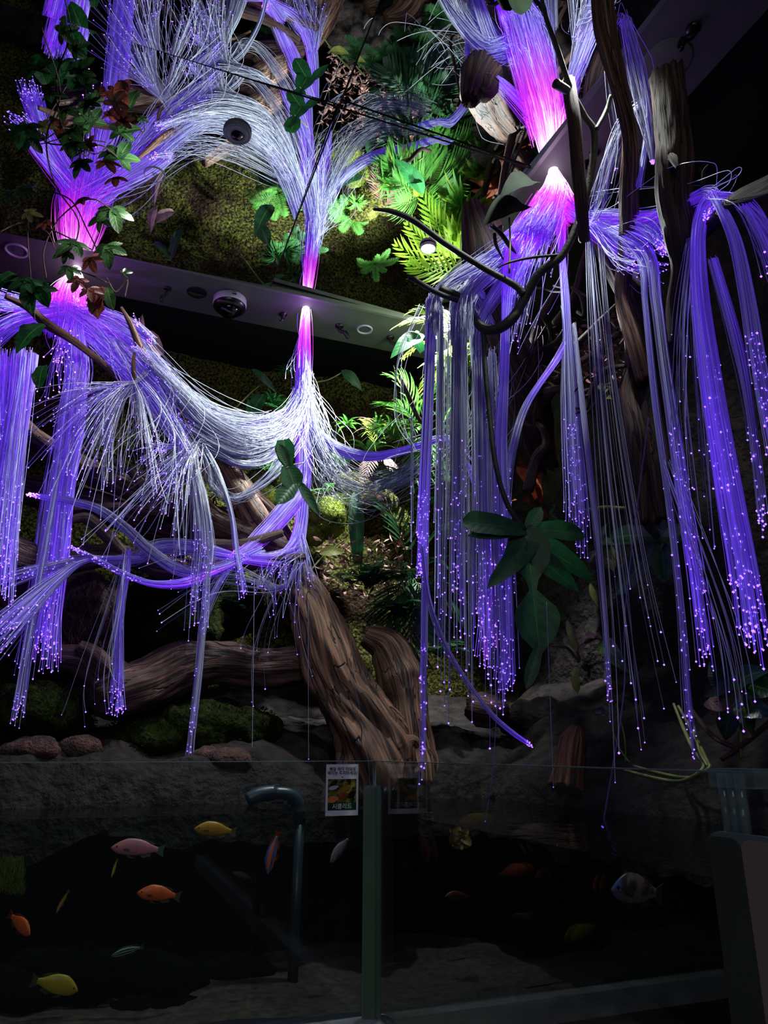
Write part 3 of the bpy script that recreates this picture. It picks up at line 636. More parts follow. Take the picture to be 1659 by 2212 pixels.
# planted bank rising from the water's edge to the walls
def bank_h(u, v, p):
    return 0
def bank(mb, o0, du, dv, nu, nv, prof, amp, fr, seed):
    o0, du, dv = Vector(o0), Vector(du), Vector(dv); vs = []; uv = []; fs = []
    for j in range(nv + 1):
        for i in range(nu + 1):
            p = o0 + du * (i / nu) + dv * (j / nv); q_ = p * fr + Vector((seed, 0, 0))
            nn = noise.noise(q_) + .5 * noise.noise(q_ * 2.2) + .3 * noise.noise(q_ * 5)
            z = float(np.interp(j / nv, [a for a, b in prof], [b for a, b in prof])) + amp * nn
            vs.append(Vector((p.x, p.y, z + EYE)) - dv.normalized() * .03 * noise.noise(q_ * 3)); uv.append((i / nu, j / nv))
    for j in range(nv):
        for i in range(nu):
            a = j * (nu + 1) + i; fs.append((a, a + 1, a + nu + 2, a + nu + 1))
    mb.add(vs, fs, uv)
q = MB(); bank(q, W(-2.0, 1.78, 0), E1 * 3.5, NB * .75, 180, 50, [(0, -.20), (.03, -.08), (.10, -.02), (.3, .04), (.7, .12), (1, .22)], .035, 5, 2)
tag(q.build('bank', M['soil']), 'dark rocky planted bank rising behind the water to the mossy wall', 'rocky bank', kind='stuff')
q = MB(); bank(q, W(0.95, 2.3, 0), -NB * 3.0, E1 * .6, 150, 40, [(0, -.20), (.05, -.09), (.2, -.02), (.5, .10), (1, .26)], .035, 5, 6)
tag(q.build('bank', M['soil']), 'dark soil bank behind the right pane rising to the right wall', 'soil bank', kind='stuff')
# standpipe
c = P(630, 2168, b=1.72); 
def on_b(px, py, b): return P(px, py, b=b)
t = thing('standpipe', 'dark blue-grey overflow standpipe standing in the sand with a pale foot', 'pipe', c)
q = MB(); tube(q, [on_b(630, 2168, 1.72), on_b(647, 1775, 1.72)], [pxm(c, 11.5)] * 2, 20, n=2); q.build('pipe', M['pipe'], t)
q = MB(); lathe(q, c, (0, 0, 1), [(.0001, -.004), (pxm(c, 16), -.004), (pxm(c, 16), .004), (pxm(c, 12), .007)], 24); q.build('foot', M['grey'], t)
q = MB(); tube(q, [on_b(647, 1778, 1.72), on_b(644, 1735, 1.72), on_b(625, 1716, 1.72), on_b(592, 1712, 1.72)], [pxm(c, 14), pxm(c, 14), pxm(c, 14), pxm(c, 13)], 18, n=14); q.build('elbow', M['pipe'], t)
q = MB(); tube(q, [on_b(594, 1712, 1.72), on_b(560, 1716, 1.72), on_b(534, 1728, 1.72)], [pxm(c, 17), pxm(c, 17), pxm(c, 15)], 18, n=10); q.build('intake_cup', M['pipe'], t)

# feeding sign on pane 1
sa = [P(705, 1651, b=PB - .007), P(774, 1651, b=PB - .007), P(771, 1762, b=PB - .007), P(703, 1762, b=PB - .007)]
# make it a true upright rectangle on the glass
wS = (sa[1] - sa[0]).length; top = (sa[0].z + sa[1].z) / 2; bot = (sa[2].z + sa[3].z) / 2; cS = (sa[0] + sa[1]) / 2; cS.z = (top + bot) / 2; hS = top - bot
t = thing('feeding_sign', 'small white laminated feeding notice with a fish picture stuck on the glass', 'sign', cS)
def plate(mb, cx, cy, w, h, off, mi=0):
    o_ = cS - NB * off
    mb.add([o_ + E1 * (cx - w / 2) * wS + UP * (cy - h / 2) * hS, o_ + E1 * (cx + w / 2) * wS + UP * (cy - h / 2) * hS, o_ + E1 * (cx + w / 2) * wS + UP * (cy + h / 2) * hS, o_ + E1 * (cx - w / 2) * wS + UP * (cy + h / 2) * hS], [(0, 1, 2, 3)], mi=mi)
q = MB(); ca, cb = -(cS.x) * ST + cS.y * CT, cS.x * CT + cS.y * ST
box_room(q, cb - wS / 2, cb + wS / 2, ca - .0012, ca + .0012, bot - EYE, top - EYE); q.build('card', pbr('white_card', (.93, .94, 1.0), None, .3), t, smooth=False)
fx = frame_mtx(cS - NB * .0018, E1, UP)
q = MB(); plate(q, 0, -.02, .88, .46, .0016); pic = q.build('picture', pbr('blurred_plants_picture', (.10, .12, .04), (.62, .62, .22), .3, 90, contrast=(.4, .62)), t, smooth=False)
def fishdab(x0, y0, x1, y1, w, col):
    q = MB(); o_ = cS - NB * .0024; blade(q, o_ + E1 * x0 * wS + UP * y0 * hS, o_ + E1 * x1 * wS + UP * y1 * hS, w * wS, -NB, 'lance', fold=0, n=6); q.build('printed_fish', pbr('printed_fish', col, None, .3), pic)
fishdab(-.12, -.05, .30, .10, .17, (.62, .45, .16)); fishdab(-.42, .02, -.1, .07, .12, (.75, .76, .85)); fishdab(-.44, -.20, -.1, -.16, .2, (.9, .5, .32)); fishdab(-.38, .09, -.12, .18, .14, (.12, .14, .05)); fishdab(-.12, -.18, .22, -.07, .14, (.55, .25, .15)); fishdab(.2, -.16, .42, -.02, .2, (.05, .06, .03))
q = MB(); plate(q, 0, -.322, .88, .145, .0016); q.build('green_band', pbr('dark_green_band', (.06, .25, .16), None, .3), t, smooth=False)
def sign_text(s, nm, mat, sz, yy, bold=.0): text_obj(s, nm, mat, sz * wS, frame_mtx(cS - NB * .0022 + UP * yy * hS, E1, UP), t, bold * wS, .0001)
BK = pbr('black_print', (.03, .03, .04), None, .5)
sign_text('해당 먹이 이외의', 'lettering', BK, .118, .400, .0024); sign_text('먹이는 주지마세요!', 'lettering', BK, .118, .323, .0024)
sign_text('시클리드', 'lettering', pbr('white_print', (.95, .97, .95), None, .5), .165, -.325, .002)
q = MB(); o_ = cS - NB * .002 + UP * .245 * hS; q.add([o_ - E1 * .03 * wS + UP * .012 * hS, o_ + E1 * .03 * wS + UP * .012 * hS, o_ - UP * .014 * hS], [(0, 2, 1)]); q.build('arrow_mark', BK, t, smooth=False)

# ------------------------------------------------------------------ driftwood
random.seed(11)
def limb(mb, lst, seed=0, sides=20, rough=.12, flute=.16, jag=.5, n=None, twist=1.5, m=False):
    # lst: (px, py, b, radius px) or (px, py, None, radius px, a)
    pts = [P(q[0], q[1], b=q[2], m=m) if len(q) == 4 else P(q[0], q[1], a=q[4], m=m) for q in lst]
    rr = [pxm(p, q[3]) for p, q in zip(pts, lst)]
    tube(mb, pts, rr, sides, n or (len(pts) - 1) * 9 + 1, rough=rough, flute=flute, seed=seed, jag=jag, twist=twist); return pts
def wood(name, label, main, mat='wood', side=(), cat='driftwood', group=None, seed=0, **k):
    q = MB(); pts = limb(q, main, seed, **k); o = q.build(name, M[mat], loc=pts[0]); tag(o, label, cat, group)
    for i, s in enumerate(side):
        q = MB(); kk = dict(k); kk['sides'] = 14; limb(q, s, seed + i + 3, **kk); q.build('side_branch', M[mat], o)
    return o
wood('driftwood_stump', 'thick pale brown grained driftwood trunk rising from the water edge at the centre', [(835, 1700, 1.84, 92), (800, 1600, 1.86, 82), (745, 1510, 1.9, 66), (712, 1430, 1.93, 60), (690, 1350, 1.96, 54), (668, 1290, 2.0, 44), (640, 1225, 2.04, 24), (622, 1200, 2.06, 10)], sides=56, rough=.16, flute=.30, n=90, seed=2, jag=.3, twist=3,
     side=[[(905, 1700, 1.86, 46), (885, 1560, 1.9, 50), (868, 1470, 1.94, 52), (835, 1400, 1.98, 40), (790, 1372, 2.0, 22)], [(850, 1625, 1.80, 30), (890, 1600, 1.79, 12), (905, 1612, 1.785, 7)]])
wood('driftwood_log', 'dark reddish log lying across the mossy bank left of the big trunk', [(650, 1435, 2.0, 44), (560, 1440, 2.02, 40), (470, 1432, 2.02, 46), (400, 1440, 2.0, 56), (320, 1475, 1.98, 56), (245, 1500, 1.95, 52), (205, 1510, 1.93, 34)], 'woodpink', sides=40, rough=.2, flute=.26, n=70, seed=5, twist=2,
     side=[[(270, 1490, 1.97, 46), (190, 1430, 1.98, 38), (110, 1420, 2.0, 26), (60, 1440, 2.02, 10)], [(255, 1470, 1.95, 26), (205, 1418, 1.94, 22), (168, 1395, 1.93, 14)]])
q = MB(); c = P(170, 1330, b=2.1)
for i, (x, y, r) in enumerate([(170, 1290, 62), (200, 1360, 60), (140, 1370, 55), (175, 1420, 48), (215, 1300, 42), (110, 1300, 50)]): ball(q, P(x, y, b=2.14), pxm(c, r), 1, .6, 1.2, 28, 20, .22, i, fr=14)
o = q.build('root_ball', M['root'], loc=c); tag(o, 'matted brown fibrous root mass hanging under the left branches', 'roots')
q = MB()
for i in range(90):
    x, y = R(100, 245), R(1250, 1400); p0 = P(x, y, b=R(2.02, 2.08)); p1 = P(x + R(-25, 25), y + R(25, 80), b=R(2.02, 2.08)); p1b = (p0 + p1) / 2 + Vector((R(-.01, .01), R(-.015, 0), R(-.01, .01)))
    tube(q, [p0, p1b, p1], [.0016, .0013, .0008], 4, n=6)
x = q.build('hair_roots', M['root'], o); x['kind'] = 'stuff'
wood('driftwood_slab', 'broad purplish driftwood slab at the left edge above the root mass', [(-60, 1150, 1.95, 55), (20, 1200, 1.96, 50), (90, 1215, 1.98, 44), (170, 1205, 2.0, 26), (260, 1200, 2.0, 22), (360, 1225, 2.0, 24), (450, 1230, 2.0, 18), (540, 1215, 1.98, 16), (660, 1205, 1.97, 10)], 'woodpink', sides=30, rough=.2, flute=.22, n=80, seed=9,
     side=[[(185, 1205, 1.99, 8), (190, 1180, 1.97, 6), (186, 1172, 1.965, 3)], [(270, 1200, 1.99, 13), (235, 1160, 1.97, 12), (190, 1120, 1.96, 12), (150, 1125, 1.95, 9), (120, 1138, 1.95, 5)], [(340, 1220, 2.0, 12), (420, 1180, 1.99, 14), (520, 1175, 1.98, 13), (610, 1150, 1.98, 8)]])
wood('driftwood_slab', 'plain dark driftwood block at the left edge below the purplish slab', [(-60, 1240, 2.06, 60), (10, 1290, 2.08, 58), (60, 1360, 2.1, 50), (70, 1400, 2.12, 30)], 'woodpink', sides=26, rough=.22, flute=.2, n=36, seed=19)
wood('driftwood_branch', 'long dark driftwood limb slanting from the far left down to the centre trunk', [(30, 900, 2.15, 16), (90, 960, 2.14, 24), (170, 1010, 2.12, 26), (250, 1045, 2.1, 24), (340, 1080, 2.1, 26), (430, 1110, 2.08, 28), (520, 1150, 2.06, 26), (620, 1190, 2.04, 20)], 'woodpink', sides=24, rough=.16, flute=.26, n=80, seed=12, group='driftwood limbs on the left',
     side=[[(380, 1100, 2.08, 12), (330, 1105, 2.04, 11), (260, 1095, 2.0, 10), (190, 1100, 1.98, 10), (130, 1105, 1.97, 5)], [(280, 1060, 2.09, 8), (262, 1010, 2.08, 7), (225, 985, 2.06, 6), (180, 978, 2.05, 3)]])
wood('driftwood_branch', 'forked dark upright driftwood branch carrying the fanned fibres left of centre', [(590, 1190, 2.08, 36), (545, 1120, 2.06, 33), (505, 1050, 2.04, 28), (465, 985, 2.02, 20), (425, 930, 2.0, 14), (385, 870, 1.98, 10), (340, 810, 1.96, 9), (305, 755, 1.95, 8), (282, 700, 1.94, 6), (262, 664, 1.94, 3)], 'wood', sides=16, rough=.16, flute=.26, n=90, seed=14, group='driftwood limbs on the left',
     side=[[(430, 975, 1.98, 9), (418, 940, 1.96, 7), (398, 905, 1.95, 6), (382, 868, 1.94, 3)], [(292, 825, 1.93, 5), (288, 790, 1.92, 4.5), (290, 762, 1.92, 3)], [(470, 990, 2.0, 10), (440, 960, 1.98, 9), (432, 1000, 1.97, 6)], [(500, 1100, 2.04, 12), (520, 1060, 2.03, 10), (480, 985, 2.02, 6)]])
wood('driftwood_branch', 'broad flat driftwood limb behind the hanging tips, crossing from the left edge to the fork', [(-20, 1010, 2.2, 20), (60, 1060, 2.2, 30), (150, 1075, 2.19, 32), (260, 1110, 2.18, 34), (380, 1150, 2.16, 30), (500, 1180, 2.12, 24)], 'woodpink', sides=30, rough=.18, flute=.3, n=60, seed=44, group='driftwood limbs on the left')
wood('driftwood_branch', 'tan curved driftwood limb under the white swags running down to the trunk top', [(400, 900, 2.12, 10), (440, 960, 2.12, 18), (480, 1010, 2.13, 24), (530, 1070, 2.14, 28), (580, 1120, 2.14, 26), (640, 1200, 2.12, 22)], 'wood', sides=30, rough=.18, flute=.3, n=60, seed=47, group='driftwood limbs on the left')
wood('driftwood_branch', 'thin dark snag rising among the white strands below the forked branch', [(330, 1110, 2.05, 9), (300, 1040, 2.04, 8), (250, 1000, 2.03, 7), (200, 985, 2.02, 6), (160, 950, 2.02, 4)], 'woodpink', sides=14, n=40, seed=49, group='driftwood limbs on the left')
wood('driftwood_branch', 'brown stick poking up through the violet fibres at the far left', [(10, 640, 1.9, 5), (60, 665, 1.92, 8), (100, 700, 1.94, 10), (170, 745, 1.97, 8), (260, 820, 2.0, 7), (330, 900, 2.03, 7), (400, 960, 2.05, 8)], 'wood', sides=12, n=60, seed=17, group='driftwood limbs on the left')
wood('driftwood_branch', 'pale thin twig over the lit debris, left of the centre bundle', [(370, 1072, 2.0, 3), (400, 1078, 2.0, 5), (440, 1078, 1.98, 4), (478, 1108, 1.97, 3)], 'wood', sides=9, n=26, seed=21, group='driftwood limbs on the left')
# right side trunks
wood('upright_trunk', 'cut-topped brown trunk in front of the pale ceiling disc, nearest and thickest of the uprights', [(1440, 165, None, 37, .93), (1450, 260, None, 36, .93), (1457, 340, None, 38, .93), (1458, 430, None, 36, .93), (1470, 510, None, 33, .94), (1475, 580, None, 22, .96), (1462, 660, None, 20, .97), (1465, 740, None, 22, .98), (1462, 810, None, 10, 1.0)], 'wooddark', cat='tree trunk', sides=36, rough=.14, flute=.16, n=90, seed=23, jag=.8, twist=3,
     side=[[(1440, 330, None, 12, .92), (1455, 345, None, 9, .90), (1464, 362, None, 4, .89)]], group='upright trunks on the right')
wood('upright_trunk', 'slender wavy brown stem reaching the top edge beside the right soffit', [(1300, -40, None, 24, .76), (1308, 60, None, 24, .78), (1335, 180, None, 18, .82), (1362, 300, None, 17, .88), (1360, 420, None, 19, .94), (1358, 520, None, 20, 1.0), (1345, 640, None, 16, 1.03), (1372, 740, None, 20, 1.05), (1395, 820, None, 22, 1.08)], 'wood', cat='tree trunk', sides=26, rough=.1, flute=.2, n=90, seed=27, group='upright trunks on the right')
wood('upright_trunk', 'heavy furrowed trunk standing behind the strands on the right', [(1290, 505, None, 14, 1.08), (1325, 560, None, 26, 1.09), (1370, 660, None, 28, 1.1), (1385, 770, None, 32, 1.1), (1372, 860, None, 38, 1.1), (1390, 960, None, 44, 1.1), (1392, 1050, None, 38, 1.1), (1392, 1130, None, 28, 1.1)], 'wooddark', cat='tree trunk', sides=40, rough=.1, flute=.3, n=100, seed=29, group='upright trunks on the right', side=[[(1440, 1120, None, 20, 1.12), (1430, 1000, None, 32, 1.11), (1420, 880, None, 28, 1.11), (1450, 760, None, 16, 1.1), (1470, 690, None, 10, 1.08)]])
wood('upright_trunk', 'narrow cut branch rising beside the glowing right cone', [(1228, 172, None, 13, .79), (1240, 260, None, 16, .80), (1248, 360, None, 16, .82), (1256, 440, None, 15, .84), (1262, 520, None, 12, .88)], 'wooddark', cat='tree trunk', sides=18, n=50, seed=31, group='upright trunks on the right')
wood('stump', 'broad brown driftwood stump just right of the glaring spotlight', [(1018, 440, 1.33, 18), (1030, 490, 1.34, 32), (1045, 560, 1.36, 52), (1052, 640, 1.42, 56), (1085, 730, 1.52, 52), (1120, 830, 1.62, 52), (1150, 930, 1.7, 46), (1175, 1010, 1.75, 32)], 'wooddark', sides=40, rough=.14, flute=.18, n=90, seed=33, jag=1.0, side=[[(1060, 500, 1.33, 26), (1052, 462, 1.32, 18), (1040, 445, 1.31, 8)]])
wood('driftwood_branch', 'thick brown bough entering from the right edge', [(1720, 370, None, 24, .86), (1659, 400, None, 20, .88), (1590, 435, None, 18, .9), (1545, 475, None, 14, .93), (1500, 520, None, 10, .96)], 'wooddark', sides=22, n=50, seed=35)
wood('driftwood_branch', 'small forked twig standing up at the right edge cluster', [(1520, 440, None, 5, .95), (1518, 400, None, 5, .94), (1520, 372, None, 4, .94), (1530, 356, None, 2, .94)], 'wooddark', sides=9, n=30, seed=36, side=[[(1519, 378, None, 4, .94), (1510, 362, None, 2, .94)]])
# twisted roots on the right
q = MB(); base = P(1180, 800, a=1.12)
roots = tag(bpy.data.objects.new('root_tangle', None), 'tangle of twisted brown driftwood roots between stump and furrowed trunk', 'roots'); COL.objects.link(roots); roots.location = base
RT = [[(1120, 960, 10), (1130, 860, 16), (1150, 780, 16), (1165, 700, 12), (1195, 640, 9), (1230, 590, 6)], [(1140, 930, 10), (1180, 860, 12), (1230, 800, 9), (1290, 760, 7), (1340, 720, 5)], [(1150, 900, 14), (1165, 840, 10), (1200, 780, 9), (1250, 740, 8), (1300, 690, 6), (1340, 650, 4)],
      [(1180, 845, 9), (1220, 838, 6), (1260, 845, 6), (1282, 838, 4)], [(1130, 780, 10), (1100, 720, 9), (1090, 660, 8), (1110, 600, 7), (1160, 560, 5)], [(1200, 700, 10), (1240, 640, 9), (1262, 560, 8), (1290, 500, 9), (1300, 470, 6)], [(1140, 1060, 12), (1160, 990, 13), (1180, 960, 10), (1170, 925, 7), (1140, 905, 5), (1120, 860, 4)],
      [(1100, 1060, 9), (1108, 980, 10), (1085, 920, 10), (1060, 880, 8), (1035, 840, 6), (1030, 800, 4)], [(1260, 900, 5), (1280, 840, 7), (1310, 800, 8), (1350, 790, 5)], [(1160, 760, 7), (1200, 740, 6), (1225, 700, 5), (1215, 660, 4)]]
for i, r_ in enumerate(RT):
    q = MB(); limb(q, [(x, y, None, w, 1.12 - .02 * i % .1) for x, y, w in r_], 40 + i, sides=12, n=36); q.build('root', M['wooddark'], roots)
random.seed(5)
for i in range(16):
    x, y = R(1080, 1280), R(640, 900); q = MB(); pp = [(x, y, None, R(2.5, 4.5), R(1.0, 1.1))]
    for k in range(4): pp.append((pp[-1][0] + R(-45, 45), pp[-1][1] + R(-50, 20), None, R(1.5, 3.5), pp[-1][4]))
    limb(q, pp, 60 + i, sides=7, n=24); q.build('rootlet', M['wooddark'], roots)
wood('weathered_stump', 'orange-brown splintered stump at the water edge behind the right pane', [(1225, 1705, None, 34, .98), (1232, 1650, None, 30, 1.0), (1240, 1600, None, 26, 1.02), (1248, 1570, None, 12, 1.03)], 'woodorange', sides=28, rough=.3, flute=.4, n=36, seed=70, jag=.8)
wood('burl', 'round knotted brown burl behind the violet strands, low right of centre', [(1010, 1525, 1.95, 20), (1035, 1530, 1.93, 34), (1065, 1535, 1.93, 32), (1090, 1530, 1.95, 14)], 'woodpink', sides=24, rough=.3, flute=.3, n=24, seed=71)
for (lst, lab) in (([(862, 808, 1.82, 2.5), (880, 850, 1.83, 5), (905, 905, 1.84, 5), (930, 925, 1.85, 4)], 'bare dark twig left of the fibre curtain below the big leaf'),
                   ([(1000, 795, 1.6, 4), (985, 870, 1.6, 4), (975, 940, 1.6, 4), (1010, 990, 1.6, 3), (1050, 1040, 1.6, 2)], 'bare crooked twig in the lit middle of the curtain'),
                   ([(1000, 790, 1.6, 3), (1030, 830, 1.61, 4), (1050, 870, 1.62, 6), (1070, 910, 1.64, 7)], 'short forked twig leaning to the roots in the curtain'),
                   ([(990, 760, 1.6, 3), (1005, 795, 1.6, 4), (1040, 815, 1.61, 3.5), (1078, 850, 1.63, 3)], 'thin twig crossing behind the black stem')):
    wood('twig', lab, lst, 'wooddark', cat='twig', sides=8, n=24, seed=80, jag=0, group=None,
         side=[[(lst[1][0], lst[1][1], lst[1][2], 3), (lst[1][0] - 22, lst[1][1] - 28, lst[1][2] - .01, 2), (lst[1][0] - 30, lst[1][1] - 60, lst[1][2] - .02, 1)]])

# dark vines in front
def vine(label, lst, side=(), mat='vine'):
    q = MB(); pts = limb(q, lst, 3, sides=12, rough=.05, flute=.04, jag=0, n=(len(lst) - 1) * 10 + 1); o = q.build('vine', M[mat], loc=pts[0]); tag(o, label, 'vine')
    for s in side: q = MB(); limb(q, s, 4, sides=9, rough=.05, flute=0, jag=0); q.build('side_stem', M[mat], o)
    return o
vine('dark looping vine stem hanging across the stump and rising past the right cone', [(1165, -30, .84, 4), (1180, 40, .87, 5), (1205, 110, .91, 6), (1232, 190, .95, 6), (1262, 250, .97, 7), (1284, 290, .98, 8), (1276, 380, 1.02, 7.5), (1252, 470, 1.06, 8), (1215, 550, 1.1, 9), (1165, 590, 1.14, 10), (1130, 650, 1.18, 11), (1105, 690, 1.2, 12), (1070, 712, 1.23, 12), (1040, 706, 1.25, 11), (1015, 670, 1.27, 9), (1000, 645, 1.27, 8), (950, 622, 1.27, 8)],
     [[(1010, 655, 1.27, 6), (950, 635, 1.25, 6), (884, 598, 1.22, 6)], [(1288, 280, .97, 5), (1310, 240, .95, 6), (1320, 205, .93, 4)], [(1200, 180, .93, 10), (1225, 195, .94, 9)]])
vine('straight dark stem slanting over the reflected palm to the loop', [(808, 452, 1.14, 3), (850, 458, 1.15, 6), (895, 478, 1.16, 7), (960, 525, 1.17, 7), (1040, 576, 1.18, 7), (1110, 615, 1.17, 8), (1130, 635, 1.17, 9)])
vine('thin black shoot reaching left from the loop over violet fibres', [(1215, 550, 1.1, 3), (1150, 556, 1.12, 3), (1100, 567, 1.13, 2.5), (1075, 578, 1.14, 1.5)])
vine('ragged black hanging shoot in front of the violet cone', [(1060, 488, 1.2, 2), (1082, 505, 1.2, 5), (1100, 530, 1.2, 5), (1115, 548, 1.2, 1.5)], [[(1068, 505, 1.2, 4), (1072, 530, 1.2, 4), (1088, 562, 1.2, 1)]])

# ------------------------------------------------------------------ fibre optics
random.seed(3)
def bundle(name, label, px, py, b=None, a=None):
    c = P(px, py, b=b) if a is None else P(px, py, a=a); return thing(name, label, 'fibre optic light', c)
def cone(parent, lst, n, glow, **k): return tress(parent, TP(lst), n, glow, tips=False, **k)
BC = 2.159
# centre bundle
fc = bundle('fibre_optic_bundle', 'fibre optic bundle hanging straight down from the soffit at the centre, magenta at its top', 660, 664, b=BC)
def cap(parent, px, py, b, r, h, a=None):
    c = P(px, py, b=b) if a is None else P(px, py, a=a); q = MB(); rr = pxm(c, r)
    lathe(q, c, (0, 0, -1), [(rr * .8, -.01), (rr * .8, 0.0), (rr * .85, h * .4), (rr * .9, h), (rr * .5, h)], 24); q.build('lit_ferrule', emit('white_hot_ferrule', (1.0, .72, 1.0), 3), parent); return c
cap(fc, 661, 668, BC, 7.5, .05)
cone(fc, [(661, 668, BC, 8), (660, 700, BC, 11), (658, 760, BC, 14.5), (656, 830, BC, 17), (655, 900, BC, 23)], 560, (3, 3, 2.4, 2.1, 1.8, 1.3, .9, .8, .7), name='fibre_stem')
tress(fc, TP([(656, 800, BC, 13), (650, 860, 2.14, 20), (610, 925, 2.08, 30), (540, 952, 2.0, 34), (450, 915, 1.96, 28), (385, 850, 1.93, 22), (330, 790, 1.92, 14), (290, 745, 1.92, 12)]), 150, (1, .6, .25, .2, .25, .5), stag=.3, loose=.3)
tress(fc, TP([(656, 800, BC, 13), (648, 880, 2.13, 16), (600, 940, 2.06, 18), (530, 975, 2.0, 18), (470, 960, 1.97, 16), (410, 925, 1.95, 14), (370, 900, 1.95, 14)]), 110, (1, .5, .2, .12, .12), stag=.2, loose=.3)
tress(fc, TP([(656, 820, BC, 12), (645, 900, 2.12, 14), (590, 985, 2.04, 10), (520, 1002, 1.99, 9), (460, 975, 1.96, 8), (425, 962, 1.95, 7), (400, 985, 1.94, 20), (350, 1060, 1.93, 50)]), 90, (1, .5, .2, .12, .2), stag=.1, loose=.3, fan=.03)
tress(fc, TP([(655, 830, BC, 12), (640, 930, 2.1, 22), (600, 1010, 2.03, 14), (545, 1060, 2.0, 10), (500, 1078, 1.98, 8), (460, 1050, 1.96, 10), (445, 1000, 1.95, 9), (430, 970, 1.95, 6)]), 34, (1, .4, .1, .1), stag=.0, loose=.8, tips=False)
tress(fc, TP([(656, 830, BC, 14), (655, 920, BC, 17), (656, 1000, 2.12, 17), (648, 1060, 2.08, 20), (612, 1110, 2.04, 20), (565, 1160, 2.0, 18), (530, 1190, 1.97, 13), (508, 1198, 1.96, 8)]), 360, (1.0, .95, .9, .95, 1.1), stag=.03, tipr=.002, hot=True)
tress(fc, TP([(656, 850, BC, 12), (657, 940, 2.12, 13), (655, 1060, 2.08, 12), (648, 1140, 2.04, 14), (630, 1190, 2.0, 18), (590, 1208, 1.97, 14), (530, 1205, 1.95, 10), (490, 1200, 1.94, 8)]), 280, (1.0, .95, .9, 1.0, 1.15), stag=.15)
tress(fc, TP([(500, 1200, 1.94, 8), (455, 1190, 1.94, 14), (400, 1180, 1.94, 16), (340, 1182, 1.94, 14), (300, 1205, 1.94, 12), (240, 1212, 1.93, 8), (190, 1208, 1.92, 5), (120, 1222, 1.9, 10), (40, 1245, 1.88, 16), (-60, 1280, 1.85, 20)]), 110, (.9, .4, .3, .35, .6), stag=.3, loose=.4)
tress(fc, TP([(505, 1218, 1.93, 5), (460, 1235, 1.92, 10), (400, 1258, 1.91, 12), (330, 1260, 1.91, 8), (270, 1240, 1.91, 6), (220, 1215, 1.91, 6), (150, 1180, 1.9, 6)]), 150, (1.1, 1.15, .9, .5, .5), stag=.45, tipr=.0023)
tress(fc, TP([(560, 1190, 1.97, 14), (480, 1225, 1.93, 12), (400, 1235, 1.92, 14), (330, 1195, 1.92, 14), (270, 1140, 1.92, 12), (210, 1098, 1.92, 10), (140, 1080, 1.92, 7), (60, 1068, 1.92, 4)]), 90, (.8, .5, .3, .2, .4, .8), stag=.05, hot=True)
tress(fc, TP([(300, 1205, 1.93, 5), (190, 1210, 1.91, 4), (120, 1255, 1.88, 14), (40, 1330, 1.84, 30), (-50, 1420, 1.8, 46)]), 150, (.5, .5, .55, .6), stag=.35, loose=.2)
tress(fc, TP([(640, 1195, 2.0, 26), (600, 1215, 1.96, 40), (590, 1260, 1.94, 60), (585, 1330, 1.93, 75)]), 60, (.8, .5, .3), stag=.75, loose=.3)
tress(fc, TP([(650, 1160, 2.0, 12), (655, 1200, 1.97, 18), (665, 1270, 1.95, 34), (675, 1340, 1.94, 50)]), 34, (.8, .4, .2), stag=.6)
tress(fc, TP([(650, 1180, 2.0, 8), (630, 1240, 1.95, 30), (600, 1360, 1.93, 70), (610, 1520, 1.92, 100)]), 12, (.4, .15, .1), stag=.4)
tress(fc, TP([(510, 1210, 1.94, 6), (470, 1260, 1.93, 12), (440, 1340, 1.92, 9), (428, 1460, 1.91, 9), (412, 1600, 1.9, 10), (398, 1745, 1.88, 22)]), 34, (.6, .4, .3, .25), stag=.45)
tress(fc, TP([(278, 1190, 1.93, 6), (272, 1240, 1.92, 9), (258, 1330, 1.9, 11), (255, 1450, 1.89, 13), (252, 1545, 1.88, 24)]), 74, (.5, .5, .5, .7), stag=.22)
tress(fc, TP([(270, 1190, 1.93, 10), (250, 1300, 1.9, 40), (215, 1450, 1.88, 60), (220, 1560, 1.88, 90)]), 14, (.3, .15, .15), stag=.4)
tress(fc, TP([(640, 1230, 1.94, 4), (600, 1270, 1.93, 6), (460, 1250, 1.92, 60), (300, 1330, 1.9, 120)]), 26, (.5, .3, .2), stag=.6)
# right arm of the centre bundle
tress(fc, TP([(657, 850, BC, 12), (668, 910, 2.14, 12), (700, 950, 2.1, 12), (750, 978, 2.04, 13), (810, 986, 1.98, 10), (870, 974, 1.92, 8), (920, 958, 1.86, 8), (945, 948, 1.83, 7), (975, 955, 1.82, 10), (1010, 1000, 1.8, 10), (1040, 1080, 1.79, 14), (1052, 1180, 1.78, 20), (1055, 1320, 1.77, 26), (1050, 1440, 1.76, 34)]), 210, (.9, .6, .55, .6, .6, .6, .9, 1.15), stag=.16, m=90, tipr=.0023)
tress(fc, TP([(657, 850, BC, 10), (675, 930, 2.12, 20), (720, 1010, 2.05, 24), (790, 1045, 1.98, 22), (860, 1030, 1.92, 20), (920, 990, 1.86, 20)]), 70, (.8, .2, .1, .1), stag=.1, loose=.8, tips=False)
tress(fc, TP([(657, 850, BC, 10), (680, 950, 2.1, 22), (720, 1060, 2.04, 30), (800, 1090, 1.98, 30), (880, 1040, 1.92, 24)]), 26, (.6, .1, .06), loose=1.0, tips=False)
tress(fc, TP([(657, 820, BC, 10), (690, 900, 2.13, 22), (700, 980, 2.1, 36), (690, 1080, 2.06, 50)]), 26, (.6, .1, .06), stag=.3, loose=1.0, tips=False)
tress(fc, TP([(657, 680, BC, 9), (640, 770, 2.15, 14), (640, 850, 2.13, 22)]), 12, (1.4, .6, .3), stag=.3, loose=1.2)

